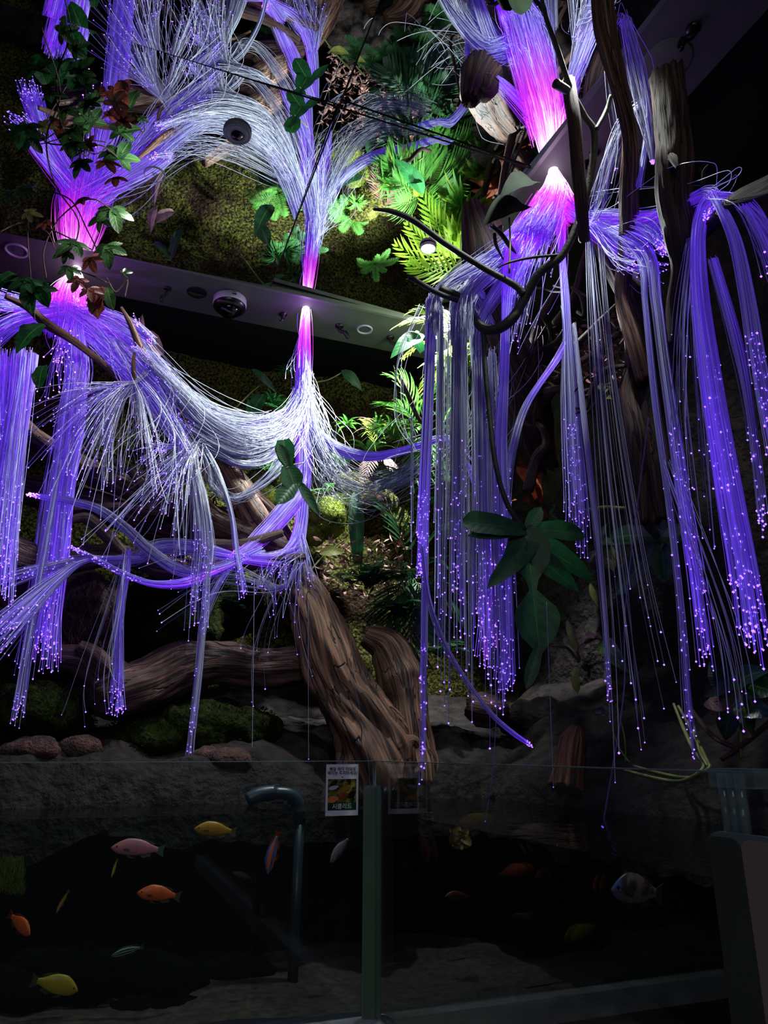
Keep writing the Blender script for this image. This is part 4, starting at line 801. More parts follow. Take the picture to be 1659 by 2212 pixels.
# burst hanging from the forked branch (down-left of the centre bundle)
fb = bundle('fibre_optic_bundle', 'white fibre tress pouring down from the forked branch, left of the centre bundle', 425, 965, b=1.94)
tress(fb, TP([(480, 945, 1.97, 14), (425, 962, 1.95, 8), (418, 1010, 1.93, 12), (432, 1090, 1.92, 20), (440, 1180, 1.91, 26), (432, 1260, 1.9, 24), (425, 1380, 1.9, 26)]), 150, (.3, .15, .2, .35, .5), stag=.42, m=34)
tress(fb, TP([(425, 1000, 1.93, 6), (440, 1120, 1.92, 8), (448, 1250, 1.91, 6), (432, 1420, 1.9, 7), (410, 1600, 1.89, 8), (392, 1745, 1.88, 14)]), 16, (.2, .2, .25), stag=.3)
tress(fb, TP([(480, 950, 1.97, 8), (425, 960, 1.95, 5), (395, 985, 1.93, 14), (340, 1060, 1.91, 36), (270, 1170, 1.89, 56)]), 60, (.2, .3, .4), stag=.55, fan=.05)
tress(fb, TP([(470, 960, 1.97, 8), (430, 965, 1.95, 5), (400, 1000, 1.93, 26), (380, 1090, 1.91, 50), (365, 1240, 1.89, 70)]), 46, (.2, .2, .35), stag=.5, fan=.03)
tress(fb, TP([(440, 965, 1.95, 8), (470, 1020, 1.95, 8), (500, 1110, 1.94, 6), (512, 1200, 1.93, 8), (525, 1290, 1.92, 18)]), 40, (.2, .2, .5, .7), stag=.2)
tress(fb, TP([(420, 962, 1.95, 4), (370, 965, 1.93, 6), (340, 972, 1.92, 14), (300, 1000, 1.9, 30)]), 46, (.3, .5, .7), stag=.5, fan=.03)

# left bundle
BL = 2.2
fl = bundle('fibre_optic_bundle', 'wide magenta fibre optic cone at the left, half hidden by ivy leaves', 148, 585, b=BL)
cap(fl, 165, 584, BL, 11, .04)
cone(fl, [(165, 590, BL, 10), (155, 620, BL, 28), (148, 655, 2.17, 44), (145, 690, 2.13, 56), (150, 715, 2.08, 60)], 760, (3, 2.7, 2.2, 1.9, 1.3, .9), name='fibre_stem')
tress(fl, TP([(150, 660, 2.15, 26), (165, 720, 2.05, 18), (165, 820, 2.0, 22), (155, 920, 1.97, 28), (135, 1060, 1.95, 26), (120, 1190, 1.93, 30), (100, 1330, 1.92, 30), (85, 1450, 1.9, 40)]), 330, (1.2, .9, .75, .7, .8, .8), stag=.42, tipr=.0023, m=46)
tress(fl, TP([(150, 690, 2.1, 20), (180, 800, 2.0, 26), (120, 1000, 1.96, 18), (85, 1200, 1.93, 14), (55, 1400, 1.9, 14), (30, 1560, 1.88, 18)]), 34, (.9, .6, .4, .4), stag=.2)
tress(fl, TP([(150, 680, 2.12, 26), (80, 685, 2.05, 22), (20, 700, 2.0, 22), (-40, 740, 1.95, 30)]), 150, (1.2, 1, .7), stag=.1)
tress(fl, TP([(140, 680, 2.12, 26), (60, 660, 2.04, 22), (0, 650, 1.98, 30), (-50, 640, 1.95, 30)]), 120, (1.2, 1, .7), stag=.5, tipr=.0023)
tress(fl, TP([(150, 680, 2.12, 26), (220, 705, 2.05, 20), (280, 735, 2.0, 20), (330, 790, 1.97, 22), (390, 860, 1.96, 26), (470, 905, 1.98, 24), (560, 915, 2.02, 20), (620, 890, 2.06, 16)]), 150, (1.2, .9, .7, .4, .2, .3), stag=.25, loose=.4)
tress(fl, TP([(150, 680, 2.12, 26), (215, 730, 2.04, 24), (270, 790, 1.98, 24), (330, 850, 1.95, 26), (380, 930, 1.94, 22), (420, 1000, 1.93, 20)]), 130, (1.2, .9, .7, .5, .3), stag=.2, loose=.4)
tress(fl, TP([(160, 680, 2.1, 20), (230, 680, 2.04, 16), (290, 705, 2.0, 14), (330, 735, 1.97, 12), (300, 700, 1.95, 4), (290, 690, 1.95, 20)]), 60, (1.2, .9, .7, .8), stag=.5, hot=True)
tress(fl, TP([(150, 685, 2.1, 20), (145, 720, 2.03, 20), (130, 780, 1.98, 24), (125, 860, 1.96, 30)]), 70, (1.2, 1, .9), stag=.7, fan=.04, hot=True, tipr=.0024)
tress(fl, TP([(330, 790, 1.94, 8), (295, 826, 1.92, 6), (240, 838, 1.9, 14), (170, 870, 1.88, 40), (90, 940, 1.86, 70)]), 100, (.4, .4, .5, .6), stag=.6, fan=.05)
tress(fl, TP([(330, 800, 1.94, 8), (290, 826, 1.92, 5), (250, 860, 1.9, 20), (190, 960, 1.88, 60), (150, 1080, 1.86, 70)]), 70, (.4, .3, .4, .6), stag=.5, fan=.03)
tress(fl, TP([(290, 826, 1.92, 5), (255, 880, 1.91, 14), (235, 960, 1.9, 12), (232, 1060, 1.89, 14)]), 34, (.3, .1, .2), stag=.5)
tress(fl, TP([(290, 826, 1.92, 5), (300, 880, 1.91, 24), (310, 960, 1.9, 44), (320, 1060, 1.89, 60)]), 44, (.4, .3, .4), stag=.5)
tress(fl, TP([(250, 740, 1.98, 10), (300, 810, 1.95, 30), (360, 900, 1.93, 60), (330, 1010, 1.9, 90), (280, 1180, 1.88, 80)]), 40, (.6, .3, .3), stag=.4, loose=.6)
tress(fl, TP([(170, 690, 2.1, 30), (260, 740, 2.04, 34), (340, 810, 2.0, 34), (460, 900, 2.04, 30), (600, 930, 2.1, 16)]), 50, (.9, .5, .3, .2), loose=.8, tips=False)
# left edge curtain draped over a hidden bar
fe = bundle('fibre_optic_bundle', 'dense violet fibre curtain at the left edge of the photo, cut flat at its top', 20, 772, b=1.85)
tress(fe, TP([(48, 768, 1.86, 24), (40, 850, 1.85, 24), (25, 960, 1.84, 28), (8, 1100, 1.83, 30), (-15, 1300, 1.82, 36)]), 260, (1.0, .9, .75, .7, .7), stag=.35, m=24, tipr=.0023)
tress(fe, TP([(-2, 770, 1.86, 26), (-8, 850, 1.85, 30), (-20, 1000, 1.84, 36), (-50, 1250, 1.82, 40)]), 220, (1.0, .9, .75, .7, .7), stag=.6, m=24, tipr=.0023)
tress(fe, TP([(75, 768, 1.87, 7), (62, 850, 1.86, 9), (45, 960, 1.85, 12), (30, 1100, 1.84, 16), (15, 1300, 1.83, 22)]), 120, (1.2, 1.1, .8, .7), stag=.3, m=24)
tress(fe, TP([(130, 1000, 1.9, 6), (95, 1200, 1.88, 10), (60, 1400, 1.86, 12), (35, 1560, 1.85, 14)]), 26, (.6, .4, .3), stag=.15)

# right bundle
RA = .991
fr_ = bundle('fibre_optic_bundle', 'broad glowing pink cone of fibres hanging from the right soffit', 1195, 368, a=RA)
cap(fr_, 1196, 374, None, 13, .03, a=RA)
def A4(lst): return [(x, y, None, s, a) for x, y, a, s in lst]
cone(fr_, A4([(1196, 374, RA, 11), (1196, 400, RA, 22), (1188, 435, .95, 36), (1172, 470, .90, 44), (1148, 512, .84, 44)]), 760, (3, 3, 2.7, 2.3, 1.9, 1.4, 1.0), name='fibre_stem')
cone(fr_, A4([(1196, 374, RA, 11), (1206, 410, RA, 22), (1220, 445, RA, 26), (1236, 470, 1.0, 20)]), 340, (3, 3, 2.5, 2.1, 1.7), name='fibre_stem')
tress(fr_, TP(A4([(1180, 430, .96, 24), (1150, 500, .86, 26), (1110, 545, .80, 24), (1098, 610, .78, 12), (1092, 700, .77, 8), (1088, 820, .77, 9), (1080, 960, .77, 13), (1082, 1100, .77, 18), (1088, 1250, .77, 20), (1092, 1420, .77, 22), (1090, 1500, .77, 26)])), 200, (2.0, 1.3, 1.0, .5, .35, .4, .6), stag=.35, m=60)
tress(fr_, TP(A4([(1175, 430, .96, 24), (1140, 510, .85, 40), (1110, 590, .80, 30), (1100, 640, .78, 20)])), 150, (2.0, 1.3, 1.0, .8), stag=.3, tips=False)
tress(fr_, TP(A4([(1205, 430, RA, 16), (1212, 490, 1.0, 12), (1215, 560, 1.0, 7), (1222, 650, 1.0, 9), (1226, 720, 1.0, 9), (1232, 840, 1.0, 20), (1238, 960, 1.0, 24), (1245, 1080, 1.0, 28), (1248, 1190, 1.0, 34)])), 150, (2.0, 1.2, .8, .3, .4, .5), stag=.3, m=50)
tress(fr_, TP(A4([(1226, 735, 1.0, 8), (1200, 780, .97, 8), (1165, 830, .92, 7), (1135, 880, .87, 8), (1115, 940, .83, 9), (1098, 1030, .80, 10), (1092, 1150, .79, 14), (1100, 1350, .78, 20)])), 70, (.9, .9, .3, .3, .5), stag=.3)
for (xx, yy, bb, nn, sp) in ((940, 632, 1.29, 130, 10), (985, 650, 1.30, 120, 14), (1030, 690, 1.30, 90, 12), (1005, 640, 1.22, 70, 16)):
    tress(fr_, [(P(1185, 440, a=.95), .03), (P(1150, 500, a=.86), .034), (P((1150 + xx) / 2 + 10, (500 + yy) / 2 - 6, b=1.31), .022), (P(xx + 14, yy - 12, b=bb + .02), pxm(P(xx, yy, b=bb), sp)), (P(xx, yy + 30, b=bb), pxm(P(xx, yy, b=bb), sp)), (P(xx - 2, yy + 90, b=bb), pxm(P(xx, yy, b=bb), sp))], nn, (1.7, 1.1, .6, .3, .2, .15), stag=.1, loose=.3, tips=False)
tress(fr_, TP(A4([(1190, 450, .94, 40), (1160, 540, .86, 50), (1140, 620, .84, 46), (1110, 760, .80, 30)])), 60, (1.6, .8, .4), stag=.5, loose=.4)
tress(fr_, TP(A4([(1170, 440, .94, 24), (1090, 520, .84, 16), (1050, 490, .78, 6), (1030, 510, .77, 5), (1018, 560, .76, 5), (1015, 640, .76, 6), (1020, 720, .76, 8), (1035, 860, .76, 12), (1040, 1050, .76, 16), (1042, 1280, .76, 22)])), 70, (1.6, .9, .7, .5, .25, .3, .5), stag=.2, m=56)
tress(fr_, TP(A4([(1225, 440, RA, 16), (1260, 470, 1.0, 10), (1290, 468, 1.0, 10), (1350, 480, 1.0, 18), (1410, 500, .98, 26), (1440, 540, .97, 16)])), 150, (1.8, 1.0, .8, .7, .6), stag=.1, loose=.4)
tress(fr_, TP(A4([(1250, 470, 1.0, 12), (1310, 510, 1.0, 20), (1360, 560, 1.0, 26), (1420, 580, .98, 30)])), 90, (1.0, .8, .6), stag=.3, loose=.6)
tress(fr_, TP(A4([(1240, 460, 1.0, 12), (1330, 500, .99, 14), (1400, 545, .97, 12), (1418, 650, .96, 11), (1432, 760, .95, 11), (1452, 900, .94, 12), (1475, 1060, .93, 14), (1505, 1250, .92, 18), (1530, 1445, .91, 22)])), 170, (1.0, .7, .5, .2, .45, .7, .6), stag=.35, m=56)
tress(fr_, TP(A4([(1330, 500, .99, 14), (1385, 560, .97, 10), (1395, 660, .96, 7), (1415, 860, .95, 8), (1445, 1080, .94, 9), (1470, 1300, .93, 9), (1485, 1500, .92, 12), (1500, 1640, .91, 14)])), 56, (.8, .5, .3, .3, .4), stag=.45, m=44)
tress(fr_, TP(A4([(1280, 470, 1.0, 10), (1400, 470, .98, 12), (1480, 440, .95, 10), (1530, 420, .93, 10), (1552, 445, .92, 12), (1520, 470, .92, 8)])), 90, (1.0, .8, .6, .8), stag=.2, loose=.6)
# curtain right
fg = bundle('fibre_optic_bundle', 'thick violet fibre tress hanging from the knot at the far right', 1515, 440, a=.92)
tress(fg, TP(A4([(1545, 420, .92, 10), (1520, 450, .92, 14), (1508, 520, .92, 14), (1512, 640, .92, 18), (1530, 780, .92, 22), (1552, 920, .92, 24), (1580, 1080, .92, 28), (1612, 1260, .92, 32), (1635, 1420, .92, 38)])), 320, (.9, .75, .65, .6, .75, .65, .6), stag=.5, m=56, tipr=.0023)
tress(fg, TP(A4([(1545, 420, .92, 12), (1560, 450, .9, 10), (1590, 520, .88, 12), (1615, 640, .87, 14), (1640, 800, .86, 18), (1680, 1000, .85, 22)])), 120, (.8, .5, .35, .4), stag=.3)
tress(fg, TP(A4([(1540, 430, .92, 12), (1600, 440, .9, 12), (1650, 500, .88, 18), (1700, 620, .86, 22)])), 70, (.8, .5, .4), stag=.2, loose=.5)
tress(fg, TP(A4([(1500, 520, .93, 16), (1490, 700, .93, 34), (1500, 900, .93, 50), (1530, 1200, .93, 60)])), 46, (.5, .25, .2), stag=.8)
tress(fg, TP(A4([(1540, 560, .9, 10), (1590, 740, .89, 14), (1620, 900, .88, 10), (1650, 1150, .87, 14)])), 60, (.5, .3, .2), stag=.3)
tress(fg, TP(A4([(1545, 425, .93, 6), (1580, 400, .92, 8), (1585, 365, .92, 8), (1520, 380, .92, 20), (1400, 400, .93, 20), (1290, 430, .95, 16)])), 4, (.6, .4, .3), loose=2, tips=False)
# loose long strands right
fs_ = bundle('fibre_optic_bundle', 'sparse long single strands hanging to the water at the right, between the two thick tresses', 1300, 520, a=.95)
tress(fs_, TP(A4([(1270, 480, 1.0, 8), (1285, 700, .97, 20), (1310, 1000, .94, 30), (1350, 1350, .9, 50), (1385, 1690, .86, 80)])), 16, (.5, .15, .15), stag=.35)
tress(fs_, TP(A4([(1240, 700, 1.0, 6), (1262, 900, .98, 8), (1290, 1150, .95, 8), (1310, 1380, .93, 6), (1318, 1520, .92, 8)])), 22, (.3, .2, .2), stag=.2)
tress(fs_, TP(A4([(1290, 480, 1.0, 8), (1320, 800, .95, 8), (1380, 1200, .92, 16), (1440, 1500, .9, 30)])), 7, (.3, .15, .15), stag=.3)
tress(fs_, TP(A4([(1440, 1000, .92, 20), (1560, 1350, .9, 40), (1600, 1600, .88, 50)])), 12, (.3, .15, .15), stag=.3)
tress(fs_, TP(A4([(1400, 900, .94, 6), (1350, 1300, .92, 6), (1345, 1500, .9, 6), (1300, 1785, .86, 6)])), 2, (.2, .2))
tress(fs_, TP(A4([(1380, 400, .93, 6), (1400, 250, .92, 6), (1380, 130, .9, 8), (1350, 40, .86, 12), (1338, 50, .85, 8)])), 24, (.5, .4, .3, .6), loose=.6, tips=False)
tress(fs_, TP(A4([(1350, 48, .86, 12), (1375, 150, .9, 18), (1395, 260, .92, 16), (1410, 350, .92, 5)])), 40, (.5, .3, .3), loose=.5)
tress(fs_, TP(A4([(1400, 210, .92, 6), (1350, 260, .93, 12), (1320, 340, .94, 18), (1300, 420, .95, 24), (1280, 470, .97, 16)])), 30, (.5, .4, .4, .6), loose=.5)
tress(fs_, TP(A4([(1310, 60, .84, 12), (1330, 200, .9, 20), (1345, 330, .95, 26), (1320, 470, .96, 24)])), 14, (.4, .2, .2), stag=.3, loose=.3)

# central curtain
fu = bundle('fibre_optic_curtain', 'long straight fibre curtain hanging behind the glaring spotlight down to the water', 980, 640, b=1.3)
CU = 1.30
for (x0, y0, x1, y1, s0, s1, n_, st, gl, tr) in (
        (935, 640, 908, 1250, 10, 15, 150, .25, (.5, .45, .4, .5, .75, .7), .0021), (925, 650, 912, 1700, 8, 9, 46, .25, (.3, .3, .35, .5), .0023),
        (952, 660, 948, 1400, 8, 12, 42, .55, (.3, .12, .15, .3, .4), .002), (985, 665, 985, 1300, 10, 16, 56, .35, (.5, .1, .12, .2, .5), .002),
        (1000, 680, 1002, 1380, 10, 14, 36, .5, (.3, .1, .12, .2, .4), .002), (1030, 700, 1035, 1420, 10, 16, 46, .5, (.3, .1, .15, .3, .6), .002),
        (1040, 720, 1055, 1450, 10, 22, 44, .3, (.4, .2, .3, .7), .0023), (1060, 760, 1075, 1600, 14, 44, 34, .5, (.3, .15, .2, .4), .0022), (985, 700, 985, 1560, 40, 70, 50, .6, (.2, .08, .1, .2), .002), (890, 900, 888, 1260, 3, 6, 8, .5, (.2, .15, .15), .002)):
    mid = [(x0 + (x1 - x0) * t, y0 + (y1 - y0) * t) for t in (0, .12, .4, .7, 1)]
    tress(fu, TP([(mid[i][0], mid[i][1], CU + .02 - .012 * i, s0 + (s1 - s0) * (i / 4)) for i in range(5)]), n_, gl, stag=st, m=26, tipr=tr, loose=.07)
tress(fu, TP([(1045, 640, 1.36, 6), (1010, 600, 1.33, 8), (975, 610, 1.31, 14), (945, 640, 1.3, 12), (930, 700, 1.29, 12)]), 70, (.5, .3, .2), stag=.1, loose=.3, tips=False)
tress(fu, TP([(1060, 700, 1.36, 10), (1020, 640, 1.33, 16), (990, 640, 1.3, 16), (980, 700, 1.29, 14)]), 60, (.3, .2, .2), stag=.1, loose=.4, tips=False)
tress(fu, TP([(912, 1180, 1.26, 6), (925, 1290, 1.26, 6), (955, 1380, 1.25, 7), (1000, 1460, 1.25, 6), (1060, 1540, 1.24, 6), (1110, 1585, 1.24, 6), (1150, 1612, 1.24, 5)]), 24, (.5, .3, .3, .9), stag=.08)
tress(fu, TP([(1120, 700, 1.5, 30), (1090, 760, 1.5, 50), (1060, 850, 1.5, 60), (1000, 960, 1.6, 60), (940, 1000, 1.7, 50)]), 30, (.1, .05, .05), loose=1.0, tips=False)
tress(fu, TP([(915, 660, 1.3, 8), (870, 760, 1.3, 12), (865, 880, 1.3, 14), (900, 960, 1.3, 10)]), 6, (.1, .05, .05), loose=1.0, tips=False)
def strand(parent, lst): tress(parent, TP(lst), 1, (.3, .1), loose=0)
for l_ in ([(760, 1450, 1.8, 1), (790, 1600, 1.72, 1), (806, 1768, 1.66, 1)], [(1080, 1400, 1.3, 1), (1065, 1650, 1.28, 1), (1048, 1775, 1.27, 1)], [(550, 1250, 1.9, 1), (545, 1640, 1.88, 1)], [(665, 1300, 1.9, 1), (666, 1640, 1.86, 1)], [(1180, 1300, 1.2, 1), (1195, 1700, 1.2, 1)]): strand(fu, l_)
for (loc_, e_) in ((P(661, 690, b=2.12), .35), (P(160, 640, b=2.12), .6), (P(1190, 420, a=.96), .6)): glowlamp('connector_glow', loc_, e_ * .9, (.45, .08, 1.0), .0)

# ------------------------------------------------------------------ plants
random.seed(21)
VW = Vector((0, -1, .2)).normalized()
def leaf_thing(name, label, lobes, mat, petiole=None, cat='leaf', nrm=None, stemmat='greenstem', group=None, vein=True):
    """lobes: (base pt, tip pt, width m, profile, kwargs)"""
    c = lobes[0][0]; t = thing(name, label, cat, c, group)
    q = MB()
    for i, l in enumerate(lobes):
        kw = dict(l[4]) if len(l) > 4 else {}
        blade(q, l[0] + VW * (.0004 * i), l[1] + VW * (.0004 * i), l[2], nrm or VW, l[3], n=kw.pop('n', 14), **kw)
    q.build('leaf_blade', M[mat] if isinstance(mat, str) else mat, t)
    if petiole: q = MB(); tube(q, petiole[0], [petiole[1]] * len(petiole[0]) if not isinstance(petiole[1], list) else petiole[1], 8); q.build('petiole', M[stemmat], t)
    return t
def lb(x0, y0, x1, y1, w, b, prof='lobe', b2=None, **k):
    p0 = P(x0, y0, b=b); p1 = P(x1, y1, b=b2 or b); return (p0, p1, pxm(p0, w), prof, k)
b_ = 1.24
CEN = [(0, .55), (.12, .95), (.28, .85), (.40, .34), (.47, .14), (.52, .16), (.62, .8), (.74, 1.0), (.86, .7), (.95, .22), (1, .03)]
leaf_thing('philodendron_leaf', 'large lobed glossy green leaf on a long dark stalk, right of centre',
    [lb(1134, 1142, 1166, 1418, 100, b_, CEN, sag=.03), lb(1140, 1150, 1000, 1128, 54, b_, [(0, .2), (.15, .6), (.5, .95), (.85, 1), (.96, .7), (1, .3)], sag=.04), lb(1135, 1150, 1010, 1158, 34, b_, 'lobe', sag=.02),
     lb(1138, 1148, 1168, 1096, 34, b_, 'lobe'), lb(1140, 1145, 1262, 1158, 52, b_, [(0, .3), (.2, .7), (.6, 1), (.9, .7), (1, .1)], sag=.05), lb(1138, 1165, 1284, 1256, 60, b_, [(0, .9), (.4, 1), (.8, .6), (1, .03)], sag=.04), lb(1140, 1190, 1250, 1280, 58, b_, [(0, .9), (.4, .9), (.8, .5), (1, .03)], sag=.03),
     lb(1140, 1165, 1086, 1250, 60, b_, [(0, .9), (.4, 1), (.8, .6), (1, .03)]), lb(1138, 1185, 1052, 1272, 52, b_, [(0, .9), (.4, .9), (.8, .5), (1, .03)]), lb(1164, 1395, 1136, 1490, 30, b_, 'lobe')],
    'philo', ([P(1044, 712, b=1.25), P(1048, 790, b=1.25), P(1056, 880, b=1.25), P(1070, 1000, b=1.24), P(1096, 1090, b=1.24), P(1134, 1145, b=b_)], [pxm(P(1044, 712, b=1.25), 5.5)] * 6), stemmat='vine')
b_ = 1.98
leaf_thing('philodendron_leaf', 'dark lobed green leaf hanging in front of the centre bundle',
    [lb(622, 1010, 612, 950, 44, b_, [(0, .3), (.3, .8), (.7, 1), (1, .6)]), lb(620, 1005, 640, 1060, 50, b_, 'lobe'), lb(640, 1040, 600, 1090, 44, b_, 'lobe'), lb(645, 1040, 690, 1115, 24, b_, 'lance'), lb(622, 1005, 602, 960, 26, b_, 'lobe')],
    'philodark', ([P(655, 1000, b=1.99), P(630, 1005, b=1.98), P(618, 1012, b=b_)], .002))
def P_a(x0, y0, x1, y1, w, a, prof='lobe', **k):
    p0 = P(x0, y0, a=a); p1 = P(x1, y1, a=a); return (p0, p1, pxm(p0, w), prof, k)
leaf_thing('philodendron_leaf', 'broad dark lobed leaf behind the strands below the furrowed trunk',
    [P_a(1430, 1160, 1395, 1090, 54, 1.2), P_a(1430, 1160, 1310, 1165, 56, 1.2, 'lobe', sag=.06), P_a(1430, 1165, 1330, 1285, 66, 1.2), P_a(1430, 1165, 1435, 1260, 50, 1.2, 'lobe'), P_a(1430, 1160, 1500, 1150, 50, 1.2)],
    'philodark', ([P(1360, 1140, a=1.22), P(1400, 1150, a=1.21), P(1430, 1162, a=1.2)], .003), nrm=Vector((-.6, -.75, .25)))
NR = Vector((-.6, -.75, .25))
def simple_leaves(name, label, cat, lst, mat, a=None, b=None, stem=None, nrm=None, group=None, extra=None, m=False):
    """lst: (x0, y0, x1, y1, width px, profile, sag[, mat])"""
    def pt(x, y): return P(x, y, a=a, m=m) if a is not None else P(x, y, b=b, m=m)
    c = pt(lst[0][0], lst[0][1]); t = thing(name, label, cat, c, group)
    for l in lst:
        q = MB(); p0, p1 = pt(l[0], l[1]), pt(l[2], l[3]); dd = Vector((R(-.01, .01), R(-.02, .02), 0))
        blade(q, p0, p1 + dd, pxm(p0, l[4]), nrm or VW, l[5], sag=l[6], n=12, wav=.06); q.build('leaf', M[l[7] if len(l) > 7 else mat], t)
    for s in (stem or []):
        q = MB(); pp = [pt(x, y) for x, y in s[0]]; tube(q, pp, [pxm(pp[0], s[1])] * len(pp), 7); q.build('stem', M[s[2] if len(s) > 2 else 'greenstem'], t)
    return t
simple_leaves('bromeliad', 'small rosette of olive strap leaves with cut brownish stalks, right of the large lobed leaf', 'plant',
    [(1248, 1400, 1232, 1338, 17, 'strap', .1), (1250, 1405, 1215, 1378, 18, 'lobe', .1), (1245, 1440, 1256, 1498, 24, 'ragged', .1), (1250, 1415, 1275, 1375, 12, 'strap', .1, 'pinkleaf'), (1290, 1378, 1262, 1372, 14, 'lance', .2, 'pinkleaf'), (1300, 1382, 1370, 1458, 40, 'ovate', .12, 'ivy')],
    'yellowleaf', a=1.08, nrm=NR, stem=[([(1250, 1430), (1252, 1400), (1285, 1378), (1302, 1382)], 4, 'woodpink'), ([(1250, 1430), (1225, 1400), (1195, 1395)], 3, 'woodpink')])
simple_leaves('broad_leaf_plant', 'cluster of rounded dark green leaves at the lower right edge above the clear cap', 'plant',
    [(1590, 1460, 1510, 1508, 56, 'heart', .1), (1600, 1500, 1612, 1588, 44, 'ovate', .1, 'ivy'), (1600, 1470, 1665, 1450, 50, 'heart', .1), (1620, 1480, 1680, 1500, 60, 'heart', .1), (1580, 1540, 1560, 1600, 50, 'heart', .1), (1560, 1480, 1540, 1430, 40, 'heart', .1), (1620, 1530, 1665, 1550, 50, 'heart', .1), (1530, 1510, 1548, 1540, 34, 'heart', .1, 'pinkleaf')],
    'philodark', a=.98, nrm=NR, stem=[([(1600, 1640), (1600, 1560), (1590, 1470)], 3), ([(1560, 1640), (1590, 1620), (1665, 1560)], 6, 'woodpink'), ([(1490, 1530), (1540, 1590), (1600, 1620)], 5, 'woodpink')])
simple_leaves('small_vine_plant', 'pair of small bright leaves low behind the right pane on trailing stems', 'plant',
    [(1305, 1535, 1285, 1540, 16, 'heart', .1), (1330, 1535, 1312, 1522, 18, 'heart', .1), (1290, 1540, 1318, 1548, 14, 'heart', .1)], 'ivy', a=1.08, nrm=NR, stem=[([(1315, 1545), (1340, 1620), (1400, 1690)], 2), ([(1330, 1520), (1350, 1600), (1350, 1700)], 2)])
simple_leaves('climbing_plant', 'pale blue-green lobed leaflets between strands left of the broad dark lobed leaf', 'plant',
    [(1295, 1180, 1315, 1130, 22, 'lance', .1), (1298, 1170, 1330, 1182, 22, 'lance', .1), (1290, 1190, 1262, 1222, 20, 'lance', .1), (1322, 1180, 1318, 1238, 22, 'ragged', .1, 'yellowleaf'), (1275, 1260, 1290, 1310, 14, 'lance', .1, 'yellowleaf')], 'ivy', a=1.15, nrm=NR,
    stem=[([(1225, 1160), (1250, 1110), (1300, 1096), (1350, 1098)], 3.5, 'yellowleaf'), ([(1262, 1222), (1240, 1260), (1250, 1300)], 3, 'woodpink')])
simple_leaves('green_leaf_plant', 'bright small leaf cluster lit between the roots and furrowed trunk', 'plant', [(1300, 850, 1320, 832, 20, 'ovate', .1), (1298, 842, 1298, 822, 14, 'ovate', .1), (1310, 860, 1328, 862, 12, 'ovate', .1)], 'lime', a=1.15, nrm=NR)
simple_leaves('curled_leaf', 'single curled yellow-green leaf lying on the ledge at the right', 'leaf', [(1470, 915, 1518, 905, 14, 'lance', .2)], 'yellowleaf', a=1.12, nrm=NR)
# green aerial roots over the pane
for i, (lab, l_) in enumerate((('pale green aerial root hanging from the bank and looping to the end post', [(1455, 1520, None, 3, 1.0), (1475, 1570, None, 4, .98), (1498, 1620, None, 4, .93), (1520, 1650, None, 4, .88), (1505, 1672, None, 4, .86), (1465, 1688, None, 4, .86), (1410, 1680, None, 4, .88), (1350, 1664, None, 3, .92)]),
                  ('pale green aerial root behind, swinging left above the water', [(1465, 1525, None, 3, 1.0), (1495, 1580, None, 4, .98), (1525, 1640, None, 4, .9), (1530, 1660, None, 4, .87), (1490, 1680, None, 4, .87), (1430, 1672, None, 4, .9), (1370, 1655, None, 3, .94)]),
                  ('thin straight green root crossing under the pane edge', [(1500, 1570, None, 2, .96), (1510, 1620, None, 3, .9), (1528, 1655, None, 3, .87)]))):
    vine(lab, l_, mat='greenstem')
# ivy at the left
IV = [(0, 1.0, .5), (62, .8, .42), (-62, .8, .42), (118, .62, .36), (-118, .62, .36)]
def ivy_leaf(q, c, s, ang, nrm, mi=0):
    nrm = Vector(nrm).normalized(); u = nrm.orthogonal().normalized(); w = nrm.cross(u)
    for k, (da, ln, wd) in enumerate(IV):
        A = math.radians(ang + da); d = u * math.cos(A) + w * math.sin(A); blade(q, c - d * s * .1 + nrm * .0003 * k, c + d * s * ln - nrm * s * .18, s * wd, nrm, 'lobe', sag=.05, fold=.2, n=7, mi=mi)
def ivy_ang(nrm, dx, dy):     # angle so that the main lobe points to (dx, dy) in view
    nrm = Vector(nrm).normalized(); u = nrm.orthogonal().normalized(); w = nrm.cross(u); d = Vector((dx, 0, -dy)); return math.degrees(math.atan2(d.dot(w), d.dot(u)))
ivy = thing('ivy_plant', 'trailing ivy with lobed green and reddish leaves hanging over the left fibre cone', 'plant', P(150, 520, b=1.9))
def ivl(x, y, s, dx, dy, mat='ivy', b=1.78):
    q = MB(); n_ = (VW + Vector((R(-.3, .3), 0, R(-.3, .3)))).normalized(); c = PU(x, y, b); ivy_leaf(q, c, pxm(c, s * 1.2), ivy_ang(n_, dx, dy), n_); q.build('leaf', M[mat], ivy)
for l_ in ((160, 525, 44, -.6, 1), (145, 545, 30, -1, .3), (232, 535, 46, .2, 1), (245, 455, 46, .3, .9), (220, 470, 34, -1, .2), (60, 605, 44, -.6, .9, 'philodark'), (80, 625, 44, .7, 1, 'philodark'), (45, 410, 34, .4, -.6), (150, 285, 40, .6, .6), (160, 310, 36, .1, 1), (175, 350, 34, -.3, .8),
            (110, 205, 34, .8, .2), (140, 240, 32, .8, .4), (195, 560, 30, .4, .9, 'redleaf'), (175, 430, 22, .3, .5, 'redleaf'), (170, 605, 28, -.3, 1, 'redleaf'), (195, 625, 30, .3, 1, 'redleaf'), (230, 350, 34, .5, .8, 'redleaf'), (250, 385, 30, .2, .9, 'redleaf'), (150, 580, 28, .2, 1), (20, 420, 30, -.5, .5), (55, 275, 46, -.2, 1, 'philodark'), (268, 590, 16, .7, -.3), (100, 480, 26, -.6, .3, 'redleaf'), (60, 460, 26, 1, 0, 'yellowleaf')): ivl(*l_)
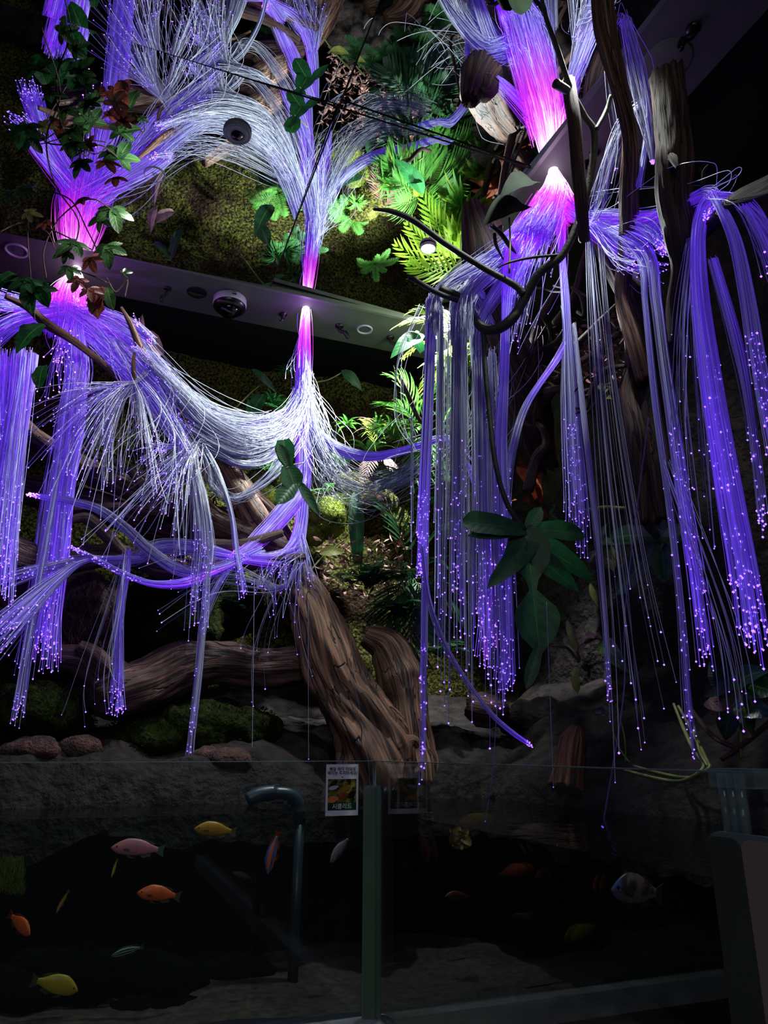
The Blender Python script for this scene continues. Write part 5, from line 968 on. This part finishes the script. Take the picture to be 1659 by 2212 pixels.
for l_ in ((210, 618, 212, 690, 42, 'ragged', 'redleaf'), (225, 620, 198, 680, 34, 'ragged', 'redleaf'), (232, 620, 245, 672, 26, 'lobe', 'ivy'), (60, 610, 70, 680, 36, 'lobe', 'philodark'), (85, 605, 105, 665, 34, 'lobe', 'philodark'), (95, 700, 35, 765, 50, 'ovate', 'philodark'), (30, 590, -20, 640, 40, 'lobe', 'philodark'), (95, 790, 85, 840, 34, 'lobe', 'philodark')):
    q = MB(); blade(q, P(l_[0], l_[1], b=1.8), P(l_[2], l_[3], b=1.79), pxm(P(l_[0], l_[1], b=1.8), l_[4]), VW, l_[5], sag=.1, wav=.15); q.build('leaf', M[l_[6]], ivy)
for s in ([(75, 690), (60, 500), (80, 420), (150, 430), (190, 500), (230, 580)], [(150, 560), (170, 480), (120, 400), (100, 300), (130, 200), (90, 60)], [(230, 600), (250, 630), (275, 605), (270, 640)], [(160, 580), (210, 600), (240, 615)], [(100, 600), (95, 540), (130, 470), (200, 430), (270, 480)], [(60, 480), (120, 500), (200, 540)], [(0, 500), (50, 480), (100, 500), (120, 540)]):
    q = MB(); pp = [PU(x, y, 1.82 + R(-.02, .02)) for x, y in s]; tube(q, pp, [.0017, .002, .0016], 6, n=40); q.build('stem', M['woodpink'], ivy)
# leaves seen by their reflection only or standing at the ceiling
def frond(q, base, tip, ln, n, nrm, sag=.12, w=.008, ang=52, droop=.2, leafprof='lance', mi=0, stem=.0016, t0=.18, taper=1.0):
    base, tip, nrm = Vector(base), Vector(tip), Vector(nrm).normalized(); d = tip - base; L_ = d.length
    pts = [base + d * t + nrm * (sag * L_ * 4 * t * (1 - t)) + Vector((0, 0, -droop * L_ * t * t)) for t in [i / 12 for i in range(13)]]
    tube(q, pts, [stem, stem * .4], 5, n=13, mi=mi)
    for i in range(n):
        t = t0 + (1 - t0) * (i + .5) / n; k = t * 12; k0 = min(int(k), 11); c = pts[k0] + (pts[k0 + 1] - pts[k0]) * (k - k0)
        tg = (pts[k0 + 1] - pts[k0]).normalized(); nn = (nrm - tg * nrm.dot(tg)).normalized(); sd = tg.cross(nn)
        l_ = ln * (math.sin(math.pi * min(1, .18 + .82 * t) ** 1.1) ** .6 if taper else 1) * R(.85, 1.1); A = math.radians(ang * (1 - .45 * t) + R(-4, 4))
        for s in (1, -1):
            dd = tg * math.cos(A) + sd * (s * math.sin(A)) ; e = c + dd * l_ - Vector((0, 0, l_ * .22)) + nn * (l_ * .08)
            blade(q, c, e, w, nn, leafprof, sag=.06, fold=.3, n=4, mi=mi)
def palm(label, base, fronds, mat='palm', ln=.10, n=14, w=.009, group='small palms near the spotlight', name='palm_plant'):
    t = thing(name, label, 'palm' if name == 'palm_plant' else 'fern', base, group)
    for f_ in fronds:
        q = MB(); tip, nrm = f_[0], f_[1]; kw = f_[2] if len(f_) > 2 else {}
        mt = kw.pop('mat', mat); b0 = kw.pop('base', base); frond(q, b0, tip, kw.pop('ln', ln), kw.pop('n', n), nrm, w=kw.pop('w', w), **kw); q.build('frond', M[mt], t)
    return t
def MP(x, y, b): return P(x, y, b=b, m=True)
UPN = Vector((0, -.35, 1)).normalized()
b_ = 1.93
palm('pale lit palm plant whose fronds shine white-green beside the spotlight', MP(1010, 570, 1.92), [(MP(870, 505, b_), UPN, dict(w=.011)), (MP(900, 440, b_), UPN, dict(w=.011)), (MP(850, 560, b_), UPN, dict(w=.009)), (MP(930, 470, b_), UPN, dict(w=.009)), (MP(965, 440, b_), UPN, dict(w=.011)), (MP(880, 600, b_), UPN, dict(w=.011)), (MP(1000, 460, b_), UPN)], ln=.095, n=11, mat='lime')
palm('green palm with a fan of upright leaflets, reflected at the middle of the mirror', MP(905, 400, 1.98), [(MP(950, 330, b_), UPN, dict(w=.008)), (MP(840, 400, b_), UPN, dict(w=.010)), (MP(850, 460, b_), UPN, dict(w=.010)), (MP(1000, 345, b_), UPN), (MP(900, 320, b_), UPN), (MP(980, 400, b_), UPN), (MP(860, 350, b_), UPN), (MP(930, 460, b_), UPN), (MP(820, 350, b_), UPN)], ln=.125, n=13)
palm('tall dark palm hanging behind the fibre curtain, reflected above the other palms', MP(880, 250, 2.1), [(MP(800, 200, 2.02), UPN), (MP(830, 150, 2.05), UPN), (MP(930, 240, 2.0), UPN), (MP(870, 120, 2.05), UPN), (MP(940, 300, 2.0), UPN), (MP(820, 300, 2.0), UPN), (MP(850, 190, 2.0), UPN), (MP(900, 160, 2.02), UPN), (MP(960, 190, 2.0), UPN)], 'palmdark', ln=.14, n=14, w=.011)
palm('palm with drying pinkish leaflets left of the green palm in the mirror', MP(815, 440, 2.15), [(MP(790, 360, 2.1), UPN, dict(mat='pinkleaf')), (MP(850, 400, 2.1), UPN, dict(mat='pinkleaf')), (MP(790, 470, 2.1), UPN, dict(mat='yellowleaf'))], 'palm', ln=.05, n=12, w=.005)
# plants seen straight behind the curtain
def straps(name, label, cat, x, y, b, n, L0, L1, w, mat, spread=1.0, up=.6, group=None, a=None, seed=0, prof='strap', mats=None, sag=.25):
    random.seed(seed); c = P(x, y, b=b) if a is None else P(x, y, a=a); t = thing(name, label, cat, c, group)
    for i in range(n):
        A = R(0, 2 * math.pi); l_ = pxm(c, R(L0, L1)); d = Vector((math.cos(A) * spread, math.sin(A) * spread * .8 - .3, up + R(-.5, .6))).normalized()
        q = MB(); blade(q, c, c + d * l_ - Vector((0, 0, l_ * .25)), pxm(c, w), Vector((0, 0, 1)), prof, sag=sag, fold=.35, n=8); q.build('leaf', M[random.choice(mats) if mats else mat], t)
    return t
straps('spider_plant', 'bright green grassy plant at the right end of the white swags, left of the curtain', 'plant', 850, 950, 1.95, 46, 40, 85, 6, 'palm', group=None, seed=1, mats=['palm', 'palm', 'lime'])
straps('spider_plant', 'pale variegated grassy plant below the violet arm, left of the curtain', 'plant', 815, 935, 2.0, 30, 30, 70, 5, 'lime', seed=2, mats=['lime', 'pinkleaf', 'palm'])
straps('spider_plant', 'silver-lit grassy plant against the curtain under the violet arm', 'plant', 880, 1050, 1.98, 50, 50, 110, 7, 'palmdark', seed=3, up=.2)
straps('fern_bush', 'small leafy green plant beside the top of the grassy plants at centre', 'plant', 750, 925, 2.1, 26, 20, 46, 7, 'palm', seed=4, prof='lance')
straps('leafy_plant', 'sunlit green leafy mass glowing behind the curtain middle', 'plant', 1010, 880, 1.9, 60, 50, 110, 14, 'palm', seed=5, mats=['palm', 'lime', 'palm'], prof='lance')
straps('leafy_plant', 'yellow-green leafy plant high behind the curtain', 'plant', 990, 800, 1.92, 40, 40, 100, 16, 'lime', seed=6, prof='ovate')
straps('leafy_plant', 'lime leaves behind the curtain beside the black leaf stalk', 'plant', 1060, 960, 1.86, 14, 30, 70, 22, 'lime', seed=7, prof='heart', mats=['lime', 'palm'])
straps('leafy_plant', 'dark green lance leaves behind the lower curtain', 'plant', 985, 1110, 1.95, 30, 50, 110, 16, 'philodark', seed=8, prof='lance')
straps('fern_bush', 'feathery dark green plant left of the centre bundle against the moss', 'plant', 590, 880, 2.3, 60, 30, 66, 5, 'fern', seed=9, prof='lance')
straps('fern_bush', 'wispy green plant just left of the magenta stem', 'plant', 622, 810, 2.28, 30, 20, 60, 4, 'fern', seed=10, prof='lance')
simple_leaves('broad_leaf', 'single oval green leaf on the moss right of the centre bundle', 'leaf', [(738, 800, 782, 845, 26, 'ovate', .1)], 'philo', b=2.36, stem=[([(680, 826), (710, 820), (738, 805)], 1.6)])
simple_leaves('broad_leaf', 'narrow leaf on a slanting stalk left of the feathery plant on the moss', 'leaf', [(545, 797, 598, 850, 18, 'lance', .1)], 'philo', b=2.36, stem=[([(500, 890), (540, 850), (562, 832)], 1.6)])
simple_leaves('broad_leaf', 'large green leaf lit from behind at the left top of the curtain', 'leaf', [(914, 722, 842, 774, 40, 'ovate', .1), (912, 760, 880, 722, 30, 'lobe', .1), (905, 725, 892, 716, 22, 'lobe', .1, 'lime')], 'philo', b=1.78)
simple_leaves('fallen_leaf', 'pale green spotted leaf lying in front of the mossy mound', 'leaf', [(690, 1195, 745, 1198, 26, 'lance', .15)], 'yellowleaf', b=2.02, stem=[([(665, 1240), (700, 1200), (745, 1165)], 2)])
# round leaf seen against the soffit, right
simple_leaves('lily_pad_leaf', 'round dull green leaf against the right soffit beside the stump top', 'leaf', [(1128, 440, 1050, 490, 70, 'heart', .1)], 'pad', b=1.15, stem=[([(1100, 470), (1102, 520), (1100, 590)], 2)])
simple_leaves('lily_pad_leaf', 'dark oval green leaf cut by the mirror edge above the round one', 'leaf', [(1150, 390, 1085, 440, 60, 'heart', .1)], 'pad', b=1.12)
simple_leaves('ivy_sprig', 'small pale lobed sprig at the seam beside the mirror edge', 'leaf', [(1128, 350, 1150, 335, 16, 'lobe', .1), (1128, 350, 1118, 325, 14, 'lobe', .1), (1128, 350, 1140, 370, 14, 'lobe', .1)], 'philo', b=1.95, m=True)
# orange bark
q = MB(); c = MP(1060, 375, 1.95)
for (x0, y0, x1, y1, w) in ((1110, 340, 1000, 375, 46), (1110, 350, 1005, 400, 50), (1115, 360, 1020, 425, 50), (1120, 340, 1060, 320, 40), (1060, 390, 1030, 440, 26)):
    blade(q, MP(x0, y0, 1.95), MP(x1, y1, 1.92), pxm(MP(x0, y0, 1.95), w), UPN, 'ragged', sag=.15, fold=.5, wav=.35, n=20)
tag(q.build('dry_bark', M['bark'], loc=c), 'crumpled orange-brown dry bark lit above the leafy mass, reflected at the mirror corner', 'bark')
q = MB(); c = P(1080, 790, b=1.95)
for k in range(7): p0 = c + Vector((R(-.06, .06), R(-.02, .02), R(-.03, .03))); blade(q, p0, p0 + Vector((R(-.08, .08), 0, R(.0, .06))), .05, VW, 'ragged', sag=.2, wav=.4, n=14)
tag(q.build('dry_bark', M['bark'], loc=c), 'orange-red crumpled dry leaves seen through the curtain right of the black stalk', 'bark')
# ferns
random.seed(8)
def fern(label, x, y, b, n, L, mat, ln=.03, m=False, w=.004, spread=1.0, group=None, up=.6, seed=0, a=None):
    random.seed(seed); c = P(x, y, b=b, m=m) if a is None else P(x, y, a=a, m=m); t = thing('fern', label, 'fern', c, group)
    for i in range(n):
        A = 2 * math.pi * (i + R(-.3, .3)) / n; l_ = pxm(c, L) * R(.7, 1.15); d = Vector((math.cos(A) * spread, math.sin(A) * .6 * spread - .35, up + R(-.2, .3))).normalized()
        q = MB(); frond(q, c, c + d * l_, ln, 22, Vector((0, -.3, 1)), w=w, ang=75, droop=.35, sag=.08, leafprof='lance', stem=.0008, t0=.08); q.build('frond', M[mat], t)
    return t
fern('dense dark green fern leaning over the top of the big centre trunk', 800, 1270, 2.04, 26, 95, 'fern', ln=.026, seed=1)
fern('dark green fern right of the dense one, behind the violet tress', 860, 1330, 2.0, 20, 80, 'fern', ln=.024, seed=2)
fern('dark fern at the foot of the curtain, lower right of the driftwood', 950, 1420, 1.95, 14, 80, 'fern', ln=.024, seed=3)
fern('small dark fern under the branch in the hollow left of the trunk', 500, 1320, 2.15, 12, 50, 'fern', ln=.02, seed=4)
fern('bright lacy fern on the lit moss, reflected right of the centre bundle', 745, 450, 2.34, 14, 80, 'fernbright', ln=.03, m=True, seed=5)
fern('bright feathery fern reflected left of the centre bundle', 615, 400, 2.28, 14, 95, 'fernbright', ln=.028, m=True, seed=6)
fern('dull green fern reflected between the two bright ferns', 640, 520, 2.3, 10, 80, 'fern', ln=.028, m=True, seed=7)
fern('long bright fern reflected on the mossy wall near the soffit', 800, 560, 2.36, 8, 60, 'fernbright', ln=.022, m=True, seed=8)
simple_leaves('broad_leaf_plant', 'dark arrow-shaped leaves reflected left of the centre bundle', 'plant', [(570, 470, 590, 520, 34, 'lobe', .1), (600, 430, 560, 500, 40, 'ovate', .1)], 'philodark', b=2.25, m=True)
simple_leaves('broad_leaf_plant', 'veined green leaf reflected right of the white fibre spray', 'plant', [(785, 230, 775, 335, 36, 'lobe', .1), (760, 370, 720, 400, 40, 'heart', .1)], 'philo', b=2.1, m=True)
simple_leaves('dry_leaf_plant', 'hanging dry pink leaves reflected behind the white ceiling ring', 'plant', [(360, 345, 345, 425, 22, 'lance', .1), (345, 430, 330, 495, 22, 'lance', .1), (385, 440, 345, 470, 30, 'lobe', .1)], 'pinkleaf', b=2.15, m=True)
simple_leaves('grey_leaf_plant', 'toothed grey-green leaf reflected on the dark moss at the left', 'plant', [(375, 545, 400, 480, 26, 'ragged', .1), (375, 540, 350, 510, 20, 'ragged', .1)], 'ivy', b=2.3, m=True, stem=[([(375, 545), (330, 540), (290, 520)], 1.5)])
for i, (x, y, x2, y2) in enumerate(((640, 60, 660, 160), (660, 130, 630, 210), (540, 300, 590, 330), (560, 250, 520, 270))):
    pass
# mossy mounds and debris
def moss_mound(label, lst, mat, tuft, seed, n=900, group=None):
    random.seed(seed); q = MB(); c0 = P(lst[0][0], lst[0][1], b=lst[0][2])
    cs = []
    for (x, y, b, r, sz) in lst: c = P(x, y, b=b); rr = pxm(c, r); cs.append((c, rr, sz)); ball(q, c, rr, 1, .8, sz, 40, 28, .18, seed, fr=22)
    o = q.build('moss_mound', M[mat], loc=c0); tag(o, label, 'moss', group)
    q = MB()
    for k in range(n):
        c, rr, sz = random.choice(cs); d = Vector((R(-1, 1), R(-1, .3), R(-.6, 1))).normalized(); p = c + Vector((d.x, d.y * .8, d.z * sz)) * rr * R(.98, 1.06); e = d + Vector((R(-.6, .6), R(-.6, .6), R(-.4, .6)))
        blade(q, p, p + e.normalized() * R(.004, .010), .003, Vector((R(-1, 1), R(-1, 1), R(-1, 1))), 'lance', n=2)
    x = q.build('moss_tufts', M[tuft], o); x['kind'] = 'stuff'; return o
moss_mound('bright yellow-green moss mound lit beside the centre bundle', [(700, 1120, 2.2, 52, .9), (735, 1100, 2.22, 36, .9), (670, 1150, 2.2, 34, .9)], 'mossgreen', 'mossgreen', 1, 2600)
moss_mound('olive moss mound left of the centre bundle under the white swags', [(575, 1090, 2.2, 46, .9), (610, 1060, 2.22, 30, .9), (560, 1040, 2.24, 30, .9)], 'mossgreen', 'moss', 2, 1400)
moss_mound('brownish moss mound right of the bright one', [(800, 1100, 2.25, 58, 1), (760, 1060, 2.28, 40, 1), (850, 1130, 2.25, 34, 1)], 'moss', 'mossgreen', 3, 1500)
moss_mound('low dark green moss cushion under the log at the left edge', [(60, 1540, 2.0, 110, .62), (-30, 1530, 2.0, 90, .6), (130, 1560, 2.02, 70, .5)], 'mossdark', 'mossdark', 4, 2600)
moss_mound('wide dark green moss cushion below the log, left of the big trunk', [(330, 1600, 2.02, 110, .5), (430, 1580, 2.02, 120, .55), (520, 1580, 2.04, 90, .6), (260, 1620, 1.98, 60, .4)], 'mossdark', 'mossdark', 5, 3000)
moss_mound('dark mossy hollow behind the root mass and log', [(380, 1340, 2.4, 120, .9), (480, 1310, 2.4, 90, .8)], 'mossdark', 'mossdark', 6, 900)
def rocks(label, lst, seed, mat='rim', name='rock', cat='rock', group=None):
    q = MB(); c0 = P(lst[0][0], lst[0][1], b=lst[0][2])
    for i, (x, y, b, r, sz) in enumerate(lst): c = P(x, y, b=b); ball(q, c, pxm(c, r), 1.3, .8, sz, 26, 16, .45, seed + i, fr=14)
    tag(q.build(name, M[mat], loc=c0), label, cat, group)
rocks('brown weathered root knot at the glass edge, far left', [(60, 1625, 1.9, 46, .7)], 1, 'root', 'driftwood_chunk', 'driftwood')
rocks('reddish driftwood lump at the glass edge between moss and trunk', [(480, 1640, 1.88, 50, .6)], 2, 'root', 'driftwood_chunk', 'driftwood')
rocks('crumbly brown root chunk at the glass edge below the hanging tress', [(170, 1615, 1.9, 34, .8)], 3, 'root', 'root_chunk', 'roots')
rocks('dark boulder behind the right pane under the sparse strands', [(1420, 1640, 2.0, 60, .8)], 4, 'soil')
rocks('grey-black boulder left of the splintered stump', [(1160, 1560, 1.95, 60, .8)], 5, 'soil')
random.seed(31)
q = MB(); c0 = P(790, 1215, b=2.12)
for k in range(420):
    x, y = R(690, 880), R(1165, 1290) ; p = P(x, y, b=R(2.06, 2.2)); d = Vector((R(-1, 1), R(-1, .2), R(-.5, .7))).normalized()
    blade(q, p, p + d * R(.012, .04), R(.003, .012), Vector((R(-1, 1), R(-1, 1), R(-1, 1))), 'ragged', sag=R(-.2, .3), n=4)
tag(q.build('leaf_litter', pbr('pale_leaf_litter', (.25, .14, .13), (.72, .55, .50), .8, 30), loc=c0), 'pale brown dry leaf and root litter between the moss mounds and fern', 'leaf litter', kind='stuff')
q = MB(); c0 = P(350, 1075, b=2.15)
for k in range(260):
    x, y = R(300, 470), R(1010, 1130); p = P(x, y, b=R(2.12, 2.25)); d = Vector((R(-1, 1), R(-1, .2), R(-.5, .7))).normalized()
    blade(q, p, p + d * R(.012, .04), R(.003, .010), Vector((R(-1, 1), R(-1, 1), R(-1, 1))), 'ragged', sag=R(-.2, .3), n=4)
tag(q.build('leaf_litter', pbr('brown_leaf_litter', (.2, .13, .11), (.6, .45, .40), .8, 30), loc=c0), 'brown dry litter behind the hanging tips left of centre', 'leaf litter', kind='stuff')
q = MB(); c0 = P(1300, 740, a=1.2)
for k in range(240):
    x, y = R(1200, 1350), R(680, 830); p = P(x, y, a=R(1.15, 1.22)); d = Vector((R(-1, .4), R(-1, .2), R(-.5, .7))).normalized()
    blade(q, p, p + d * R(.012, .05), R(.003, .014), Vector((R(-1, 1), R(-1, 1), R(-1, 1))), 'ragged', sag=R(-.2, .3), n=4)
tag(q.build('leaf_litter', bpy.data.materials['pale_leaf_litter'], loc=c0), 'pale leaf litter caught among the roots at the right', 'leaf litter', kind='stuff')
moss_mound('mossy patch on the right wall behind the slender stems', [(1290, 600, 2.0, 60, 1.2), (1300, 660, 2.0, 50, 1.2)], 'moss', 'moss', 7, 700)
moss_mound('dark moss at the right edge beside the bough', [(1640, 440, 1.25, 90, 1.0), (1650, 350, 1.2, 50, 1.0)], 'mossdark', 'mossdark', 8, 900)

# ------------------------------------------------------------------ fish
def fish(label, hx, hy, tx, ty, b, hgt, col, col2, db=0.0, finc=None, name='cichlid', stripes=None, thick=.42, yaw=0, group=None, colmix=(.35, .65), eye=True, face=None):
    """head pixel, tail pixel, depth b; hgt: body height px; db: how much farther the tail is"""
    A = P(hx, hy, b=b); B = P(tx, ty, b=b + db); L_ = (B - A).length; X = (B - A).normalized(); Z = Vector((0, 0, 1)); Z = (Z - X * Z.dot(X)).normalized(); Y = Z.cross(X); hh = pxm(A, hgt) / 2
    t = thing(name, label, 'fish', A, group)
    mt = pbr(name + '_skin', col, col2, .4, 30 if stripes is None else 1, contrast=colmix, stretch=(1, 1, 1))
    if stripes:
        nt = mt.node_tree; w = nt.nodes.new('ShaderNodeTexWave'); w.inputs['Scale'].default_value = stripes[0]; w.bands_direction = stripes[1]; w.inputs['Distortion'].default_value = stripes[2]
        tc = [n for n in nt.nodes if n.type == 'TEX_COORD'][0]; nt.links.new(tc.outputs['UV'], w.inputs['Vector']); r = [n for n in nt.nodes if n.type == 'VALTORGB'][0]; nt.links.new(w.outputs[0], r.inputs[0])
    prof = [(0, .03), (.03, .22), (.08, .48), (.15, .72), (.25, .93), (.36, 1), (.5, .96), (.62, .78), (.74, .5), (.82, .34), (.87, .3)]
    n, s = 26, 18; vs = []; fs = []; uv = []
    for i in range(n + 1):
        u = i / n * .87; k = float(np.interp(u, [p[0] for p in prof], [p[1] for p in prof])); cz = hh * (.10 * math.sin(u * 3) - (.16 if u < .1 else .16 * max(0, 1 - (u - .1) * 5)))
        for j in range(s):
            th = 2 * math.pi * j / s; z = math.sin(th); y = math.cos(th)
            vs.append(A + X * (L_ * u) + Z * (cz + z * k * hh * (1.0 if z > 0 else .92)) + Y * (y * k * hh * thick * (1 - .35 * u))); uv.append((u, (z + 1) / 2))
    for i in range(n):
        for j in range(s): a = i * s + j; b2 = i * s + (j + 1) % s; fs.append((a, b2, b2 + s, a + s))
    fs.append(tuple(range(s))[::-1]); fs.append(tuple(range(n * s, n * s + s)))
    q = MB(); q.add(vs, fs, uv); q.mi = [0] * len(q.f) if face is None else [1 if i // s < 5 else 0 for i in range(n * s)] + [1, 0]; q.build('body', mt if face is None else [mt, pbr(name + '_face', face, col2, .4, 40)], t)
    fm = pbr(name + '_fin', finc or col2, None, .5, trans=.4)
    def fin(nm, pts):
        q = MB(); th = Y * .0006; k = len(pts); P3 = [A + X * (L_ * x) + Z * (hh * z) + Y * (hh * y) for x, y, z in pts]; q.add([p - th for p in P3] + [p + th for p in P3], [tuple(range(k)), tuple(range(2 * k - 1, k - 1, -1))] + [(i, (i + 1) % k, k + (i + 1) % k, k + i) for i in range(k)]); q.build(nm, fm, t, smooth=False)
    fin('tail_fin', [(.84, 0, .28), (.92, 0, .5), (1.0, 0, .72), (.975, 0, .2), (.975, 0, -.25), (1.0, 0, -.7), (.92, 0, -.5), (.84, 0, -.3)])
    fin('dorsal_fin', [(.22, 0, .9), (.28, 0, 1.08), (.5, 0, 1.12), (.68, 0, .98), (.80, 0, .72), (.78, 0, .5), (.72, 0, .5), (.5, 0, .85), (.35, 0, .92)])
    fin('anal_fin', [(.55, 0, -.75), (.62, 0, -.98), (.76, 0, -.72), (.74, 0, -.4)])
    fin('pelvic_fin', [(.30, 0, -.85), (.36, 0, -1.1), (.48, 0, -1.12), (.38, 0, -.85)])
    fin('pectoral_fin', [(.22, -thick, -.1), (.33, -thick * 1.4, .0), (.35, -thick * 1.5, -.3), (.24, -thick, -.3)])
    q = MB(); 
    for sgn in (-1, 1): ball(q, A + X * (L_ * .105) + Z * (hh * .05) + Y * (sgn * hh * thick * .50), hh * .10, seg=10, rings=7)
    q.build('eye', pbr(name + '_eye', (.05, .04, .05), None, .2), t); return t
DB = PB + .13
O1, O2 = (.98, .45, .18), (.85, .30, .12)
fish('pinkish-mauve cichlid with orange head swimming left, topmost large fish at the left', 240, 1828, 356, 1838, DB, 36, (.92, .52, .50), (.72, .48, .62), finc=(.4, .45, .45))
fish('yellow-orange cichlid swimming left, nearest to the hanging fibre tips', 419, 1788, 511, 1798, DB, 31, (.92, .66, .20), (.80, .54, .14), finc=(.55, .5, .25))
fish('bright orange cichlid swimming left in the middle of the left tank', 296, 1926, 391, 1938, DB, 33, O1, O2, finc=(.4, .33, .2))
fish('orange cichlid turned away at the left edge of the tank', 66, 2018, 18, 1974, DB, 30, O1, O2, db=.03, finc=(.5, .2, .1))
fish('yellow cichlid swimming right near the sand at the lower left', 170, 2137, 66, 2118, DB, 40, (.78, .68, .14), (.62, .55, .10), finc=(.35, .38, .12))
fish('slim black and silver striped cichlid swimming left above the sand', 240, 2063, 312, 2045, DB + .05, 18, (.04, .06, .06), (.62, .74, .72), stripes=(1.0, 'Y', 0), finc=(.2, .3, .3), colmix=(.4, .6))
fish('small olive-yellow fish seen from the front below the pinkish one', 240, 1896, 254, 1856, DB + .08, 11, (.55, .58, .15), (.4, .45, .1), db=.02)
fish('small dim orange-yellow fish rising diagonally at the left', 120, 1974, 150, 1922, DB + .12, 10, (.6, .42, .12), (.4, .3, .1), db=.02)
fish('faint curved greyish-yellow fish in the middle of the left tank', 502, 1884, 545, 1898, DB + .2, 12, (.42, .40, .25), (.3, .3, .2))
fish('pale grey-pink fish diving head down beside the corner post', 712, 1862, 758, 1806, DB, 24, (.62, .54, .58), (.45, .42, .5), db=.02, finc=(.35, .35, .4))
fish('upright sliver of refracted orange and blue left of the standpipe, shaped as a fish', 576, 1888, 602, 1794, DB, 24, (.95, .45, .12), (.25, .40, .80), stripes=(.5, 'Y', .5), finc=(.8, .25, .08))  # fish body coloured to imitate a sliver of refracted light
fish('mottled blue-faced grey cichlid swimming left behind the right pane', 1320, 1916, 1432, 1934, 1.0, 66, (.30, .27, .32), (.62, .48, .50), finc=(.30, .28, .34), thick=.3, name='blue_faced_cichlid', colmix=(.46, .54), face=(.16, .36, .72))
fish('dim red-orange fish deep in the right tank', 1155, 1892, 1200, 1880, 1.62, 20, (.6, .22, .1), (.4, .15, .08))
fish('dim reddish fish low in the dark centre of the right tank', 960, 1935, 1018, 1938, 1.72, 20, (.4, .2, .16), (.3, .15, .12))
q = MB(); c0 = P(992, 1812, b=1.62)
for k in range(9): p = c0 + Vector((R(-.015, .015), R(-.01, .01), R(-.012, .012))); d = Vector((R(-1, 1), R(-.4, .4), R(-1, .6))).normalized(); blade(q, p - d * .02, p + d * .025, .026, VW, 'ragged', sag=.15, wav=.3, n=8)
tag(q.build('floating_leaf', pbr('yellow_dead_leaf', (.62, .5, .2), (.42, .3, .12), .6, 40), loc=c0), 'crumpled yellow dead leaf floating just under the water right of the corner post', 'leaf')
rocks('dark brown sunken boulder leaning in the middle of the left tank', [(420, 2010, 2.0, 120, 1.1), (330, 2080, 1.95, 100, .9)], 11, 'rock')
rocks('flat pale stone lying on the sand in the left tank', [(455, 2165, 1.72, 30, .25)], 12, 'sand')
rocks('broad dark stone on the sand at the bottom of the left tank', [(340, 2185, 1.68, 80, .4), (150, 2125, 1.74, 100, .6), (330, 2125, 1.76, 90, .6), (500, 2105, 1.80, 70, .6), (20, 2140, 1.72, 80, .5)], 13, 'rock')
# blades set inside the tank at the far left to imitate a reflection of grass
random.seed(2); q = MB(); c0 = P(10, 1890, b=PB + .1)
for k in range(1500):
    p = P(R(-60, 52), R(1862, 1935), b=PB + R(.06, .2)); blade(q, p, p + Vector((R(-.006, .006), R(-.01, .0), R(.008, .02))), .002, VW, 'lance', n=2)
tag(q.build('turf_reflection', M['mossgreen'], loc=c0), 'reflection of short green turf at the left edge of the glass, built as blades', 'turf', kind='stuff')
